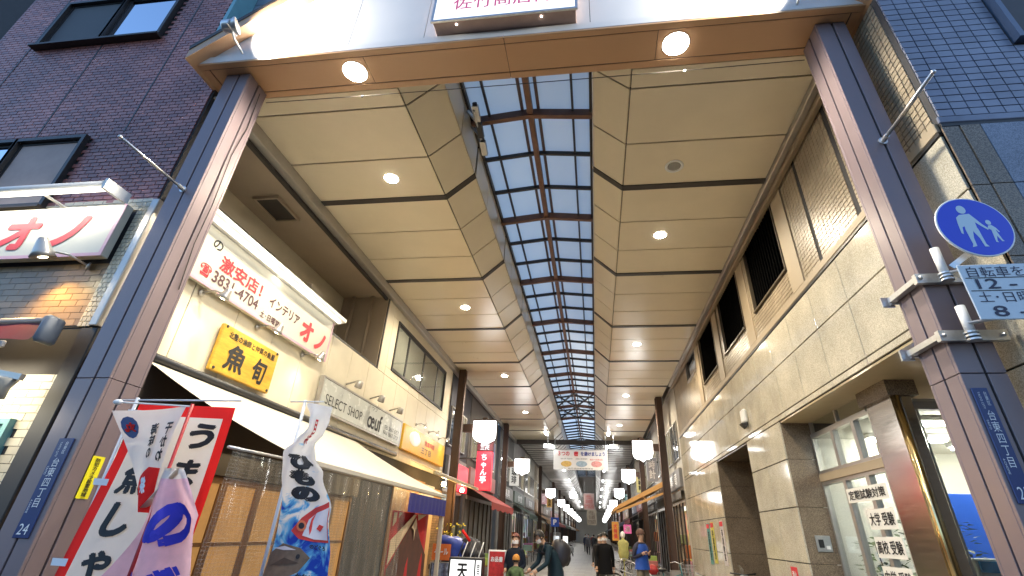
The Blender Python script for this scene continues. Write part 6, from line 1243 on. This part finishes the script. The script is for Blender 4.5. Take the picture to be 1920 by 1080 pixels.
t = thing('pink_bag', 'pink handbag held low by the bending man', 'bag', (wrp.x, wrp.y, .8)); lump((wrp.x-.02, wrp.y, wrp.z-.30), .15, (1.1, .6, .9), mat('pink_leather', (.55, .22, .22), .5, var=.15), 'bag', t, 31, .04); kk = K(); kk.tube([(wrp.x-.1, wrp.y, wrp.z-.2), (wrp.x-.06, wrp.y, wrp.z-.03), (wrp.x+.04, wrp.y, wrp.z-.03), (wrp.x+.08, wrp.y, wrp.z-.2)], .011, 6); kk.build('handle', mat('brown_leather', (.2, .07, .04), .5), t, True)
person('small child in a striped orange hat and green jacket before the woman', (-1.62, 11.15, .004), math.radians(170), 1.18, mat('green_yellow_jacket', (.10, .16, .06), .7, var=.9, scale=9), M_dtrs, 'stand', M_hairb, 0, False, hat=mat('striped_hat', (.65, .28, .05), .8, var=.5, scale=10))
person('man with white mask walking towards us in a black coat', (.22, 15.9, .004), math.radians(4), 1.66, M_blackc, M_gtrs, 'walk', coat=True)
person('person walking behind the man in the black coat', (.12, 18.6, .004), 0, 1.62, mat('grey_coat', (.02, .02, .022), .8, spec=.2), M_dtrs, 'walk', coat=True)
person('man in a blue vest and khaki trousers standing by the bicycles', (1.17, 14.9, .004), math.radians(35), 1.74, M_navys, M_khaki, 'phone', mat('brown_hair', (.08, .04, .03), .5), 0, False, coat=M_bluev, clen=.86, hat=mat('brown_hat', (.12, .06, .045), .7))
far = [(-.75, 52, 0, 'grey jacket and dark trousers', (.10, .10, .11)), (-.25, 56, 3.1, 'black jacket', (.02, .02, .022)), (-1.15, 60, 0, 'navy coat', (.03, .04, .08)), (.35, 47, 0, 'brown coat', (.10, .06, .04)), (.75, 40, 3.1, 'white jacket', (.45, .45, .45)), (-.5, 72, 0, 'red jacket', (.3, .03, .03)), (.3, 80, 0, 'dark green coat', (.03, .07, .04)), (1.0, 62, 3.1, 'beige coat', (.35, .28, .2))]
for i, (x, y, r, nm, c_) in enumerate(far): person('distant person in a %s walking down the arcade' % nm, (x, y, .004), r, 1.68, mat('far_coat%d' % i, c_, .7), M_dtrs, 'walk', detail=False, coat=True, mask=(r == 0))
# ------------------------------------------------------------------ bicycles
def bicycle(lab, loc, rz, c_, basket=True):
    t = thing('bicycle', lab, 'bicycle', loc, 'parked bicycles'); mf = mat('bike_paint_%s' % lab[:6], c_, .3, var=.1, coat=.5); G = lambda kk: setattr(kk, 'v', [tuple(Matrix.Translation(loc) @ Matrix.Rotation(rz, 4, 'Z') @ Vector(p)) for p in kk.v])
    def B(kk, nm, m, par=t, sm=True): G(kk); return kk.build(nm, m, par, sm)
    for x in (-.52, .52):
        kk = K(); n = 32; pts = [(x+.31*math.cos(2*math.pi*i/n), 0, .335+.31*math.sin(2*math.pi*i/n)) for i in range(n+1)]; kk.tube(pts, .019, 8, False); w_ = B(kk, 'wheel', mat('tyre', (.015, .015, .015), .8))
        kk = K(); kk.tube([(x+.285*math.cos(2*math.pi*i/n), 0, .335+.285*math.sin(2*math.pi*i/n)) for i in range(n+1)], .010, 6, False); B(kk, 'rim', M_steel, w_)
        kk = K()
        for i in range(14): a = 2*math.pi*i/14; kk.tube([(x, .02*(-1)**i, .335), (x+.28*math.cos(a), 0, .335+.28*math.sin(a))], .0025, 4, False)
        kk.tube([(x, -.05, .335), (x, .05, .335)], .022, 8); B(kk, 'spokes', M_steel, w_)
        kk = K(); kk.tube([(x+.345*math.cos(a_), 0, .335+.345*math.sin(a_)) for a_ in [math.radians(20+i*14) for i in range(11)]], .02, 6); B(kk, 'mudguard', M_steel)
    kk = K(); kk.tube([(-.52, 0, .335), (-.08, 0, .30)], .014, 8); kk.tube([(-.08, 0, .30), (-.2, 0, .78)], .017, 8); kk.tube([(-.08, 0, .30), (.12, 0, .34), (.36, 0, .68)], .02, 8); kk.tube([(-.16, 0, .60), (.37, 0, .76)], .015, 8); kk.tube([(-.52, 0, .335), (-.17, 0, .66)], .011, 8); kk.tube([(.52, 0, .335), (.38, 0, .66), (.33, 0, .98)], .016, 8); B(kk, 'frame', mf)
    kk = K(); kk.tube([(.18, -.27, 1.0), (.3, -.22, 1.03), (.33, 0, .99), (.3, .22, 1.03), (.18, .27, 1.0)], .012, 8); B(kk, 'handlebar', M_steel)
    kk = K(); kk.ball((-.22, 0, .84), .13, 14, 8, (1.05, .75, .35)); kk.tube([(-.2, 0, .76), (-.22, 0, .83)], .014, 6); B(kk, 'saddle', M_black)
    kk = K(); kk.tube([(-.08, -.09, .30), (.0, -.1, .14)], .01, 6); kk.tube([(-.08, .09, .30), (-.16, .1, .46)], .01, 6); kk.lathe((-.08, -.04, .30), (0,-1,0), [(.08, 0), (.08, .01)], 18); kk.obox((.0, -.13, .14), XX, YY, ZZ, .04, .04, .012); B(kk, 'crank', M_dark)
    kk = K(); kk.tube([(-.62, 0, .70), (-.2, 0, .70)], .008, 6); kk.tube([(-.58, -.06, .72), (-.25, -.06, .72)], .008, 6); kk.tube([(-.58, .06, .72), (-.25, .06, .72)], .008, 6); kk.tube([(-.54, -.05, .7), (-.52, -.05, .335)], .007, 6); kk.tube([(-.54, .05, .7), (-.52, .05, .335)], .007, 6); B(kk, 'rear_rack', M_steel)
    if basket:
        kk = K()
        for z in (.72, .80, .88, .97): f = .10 + (z-.72)*.16; kk.tube([(.42, -f-.03, z), (.42+f*2.2, -f-.03, z), (.42+f*2.2, f+.03, z), (.42, f+.03, z), (.42, -f-.03, z)], .004, 5, False)
        for i in range(9): y = -.13+.26*i/8; kk.tube([(.63, y*.8, .72), (.70, y*1.2, .97)], .003, 4, False); kk.tube([(.42+.024*i, -.13, .72), (.42+.034*i, -.17, .97)], .003, 4, False); kk.tube([(.42+.024*i, .13, .72), (.42+.034*i, .17, .97)], .003, 4, False)
        B(kk, 'basket', M_steel)
bicycle('silver bicycle parked in front of the man in the blue vest', (1.0, 16.6, .004), math.radians(160), (.4, .42, .44)); bicycle('teal bicycle with a red bag parked beside the brown column', (1.95, 15.7, .004), math.radians(20), (.05, .25, .28)); bicycle('black bicycle parked farther along the right side of the arcade', (.95, 24.5, .004), math.radians(150), (.02, .02, .02)); bicycle('maroon bicycle parked beside the orange vertical banner', (1.5, 30.5, .004), math.radians(110), (.2, .02, .03)); bicycle('grey bicycle parked far on the left by the machine', (-2.1, 47, .004), math.radians(80), (.2, .2, .2)); bicycle('dark blue bicycle parked far on the left behind the standing sign', (-2.6, 50, .004), math.radians(70), (.03, .04, .12))
t = thing('red_cycle_bag', 'red bag on the rack of the teal bicycle', 'bag', (1.6, 15.5, .8)); lump((1.50, 15.53, .84), .13, (1.1, .7, .9), mat('red_nylon', (.45, .03, .03), .5, var=.3), 'bag', t, 41, .1)
t = thing('motor_scooter', 'scooter with a clear windscreen parked in the granite passage', 'scooter', (3.2, 13, 0)); kk = K(); kk.grid(lambda a, b: (3.05 + .06*math.sin(b*3), 12.45 + .35*a - .0, .82 + .32*b - .1*(a-.5)**2*b), 8, 8); kk.build('windscreen', M_glass, t, True)
for y in (12.5, 13.6): kk = K(); kk.tube([(3.2, y+.2*math.cos(2*math.pi*i/24), .22+.2*math.sin(2*math.pi*i/24)) for i in range(25)], .05, 8, False); kk.build('wheel', mat('tyre', (.015,)*3, .8), t, True)
kk = K(); kk.tube([(3.2, 12.6, .3), (3.15, 12.7, .85), (3.15, 12.72, .95)], .08, 10); kk.tube([(3.2, 12.7, .28), (3.2, 13.3, .3), (3.2, 13.7, .62)], .12, 10); kk.build('body', mat('silver_paint', (.4, .4, .42), .3, metal=.5), t, True); kk = K(); kk.ball((3.2, 13.35, .74), .3, 14, 8, (.5, 1, .3)); kk.build('seat', M_black, t, True); kk = K(); kk.tube([(2.88, 12.8, .98), (3.15, 12.7, .96), (3.42, 12.8, .98)], .014, 8); kk.build('handlebar', M_black, t, True)
# the air of the place needs no haze; check nothing is left unparented
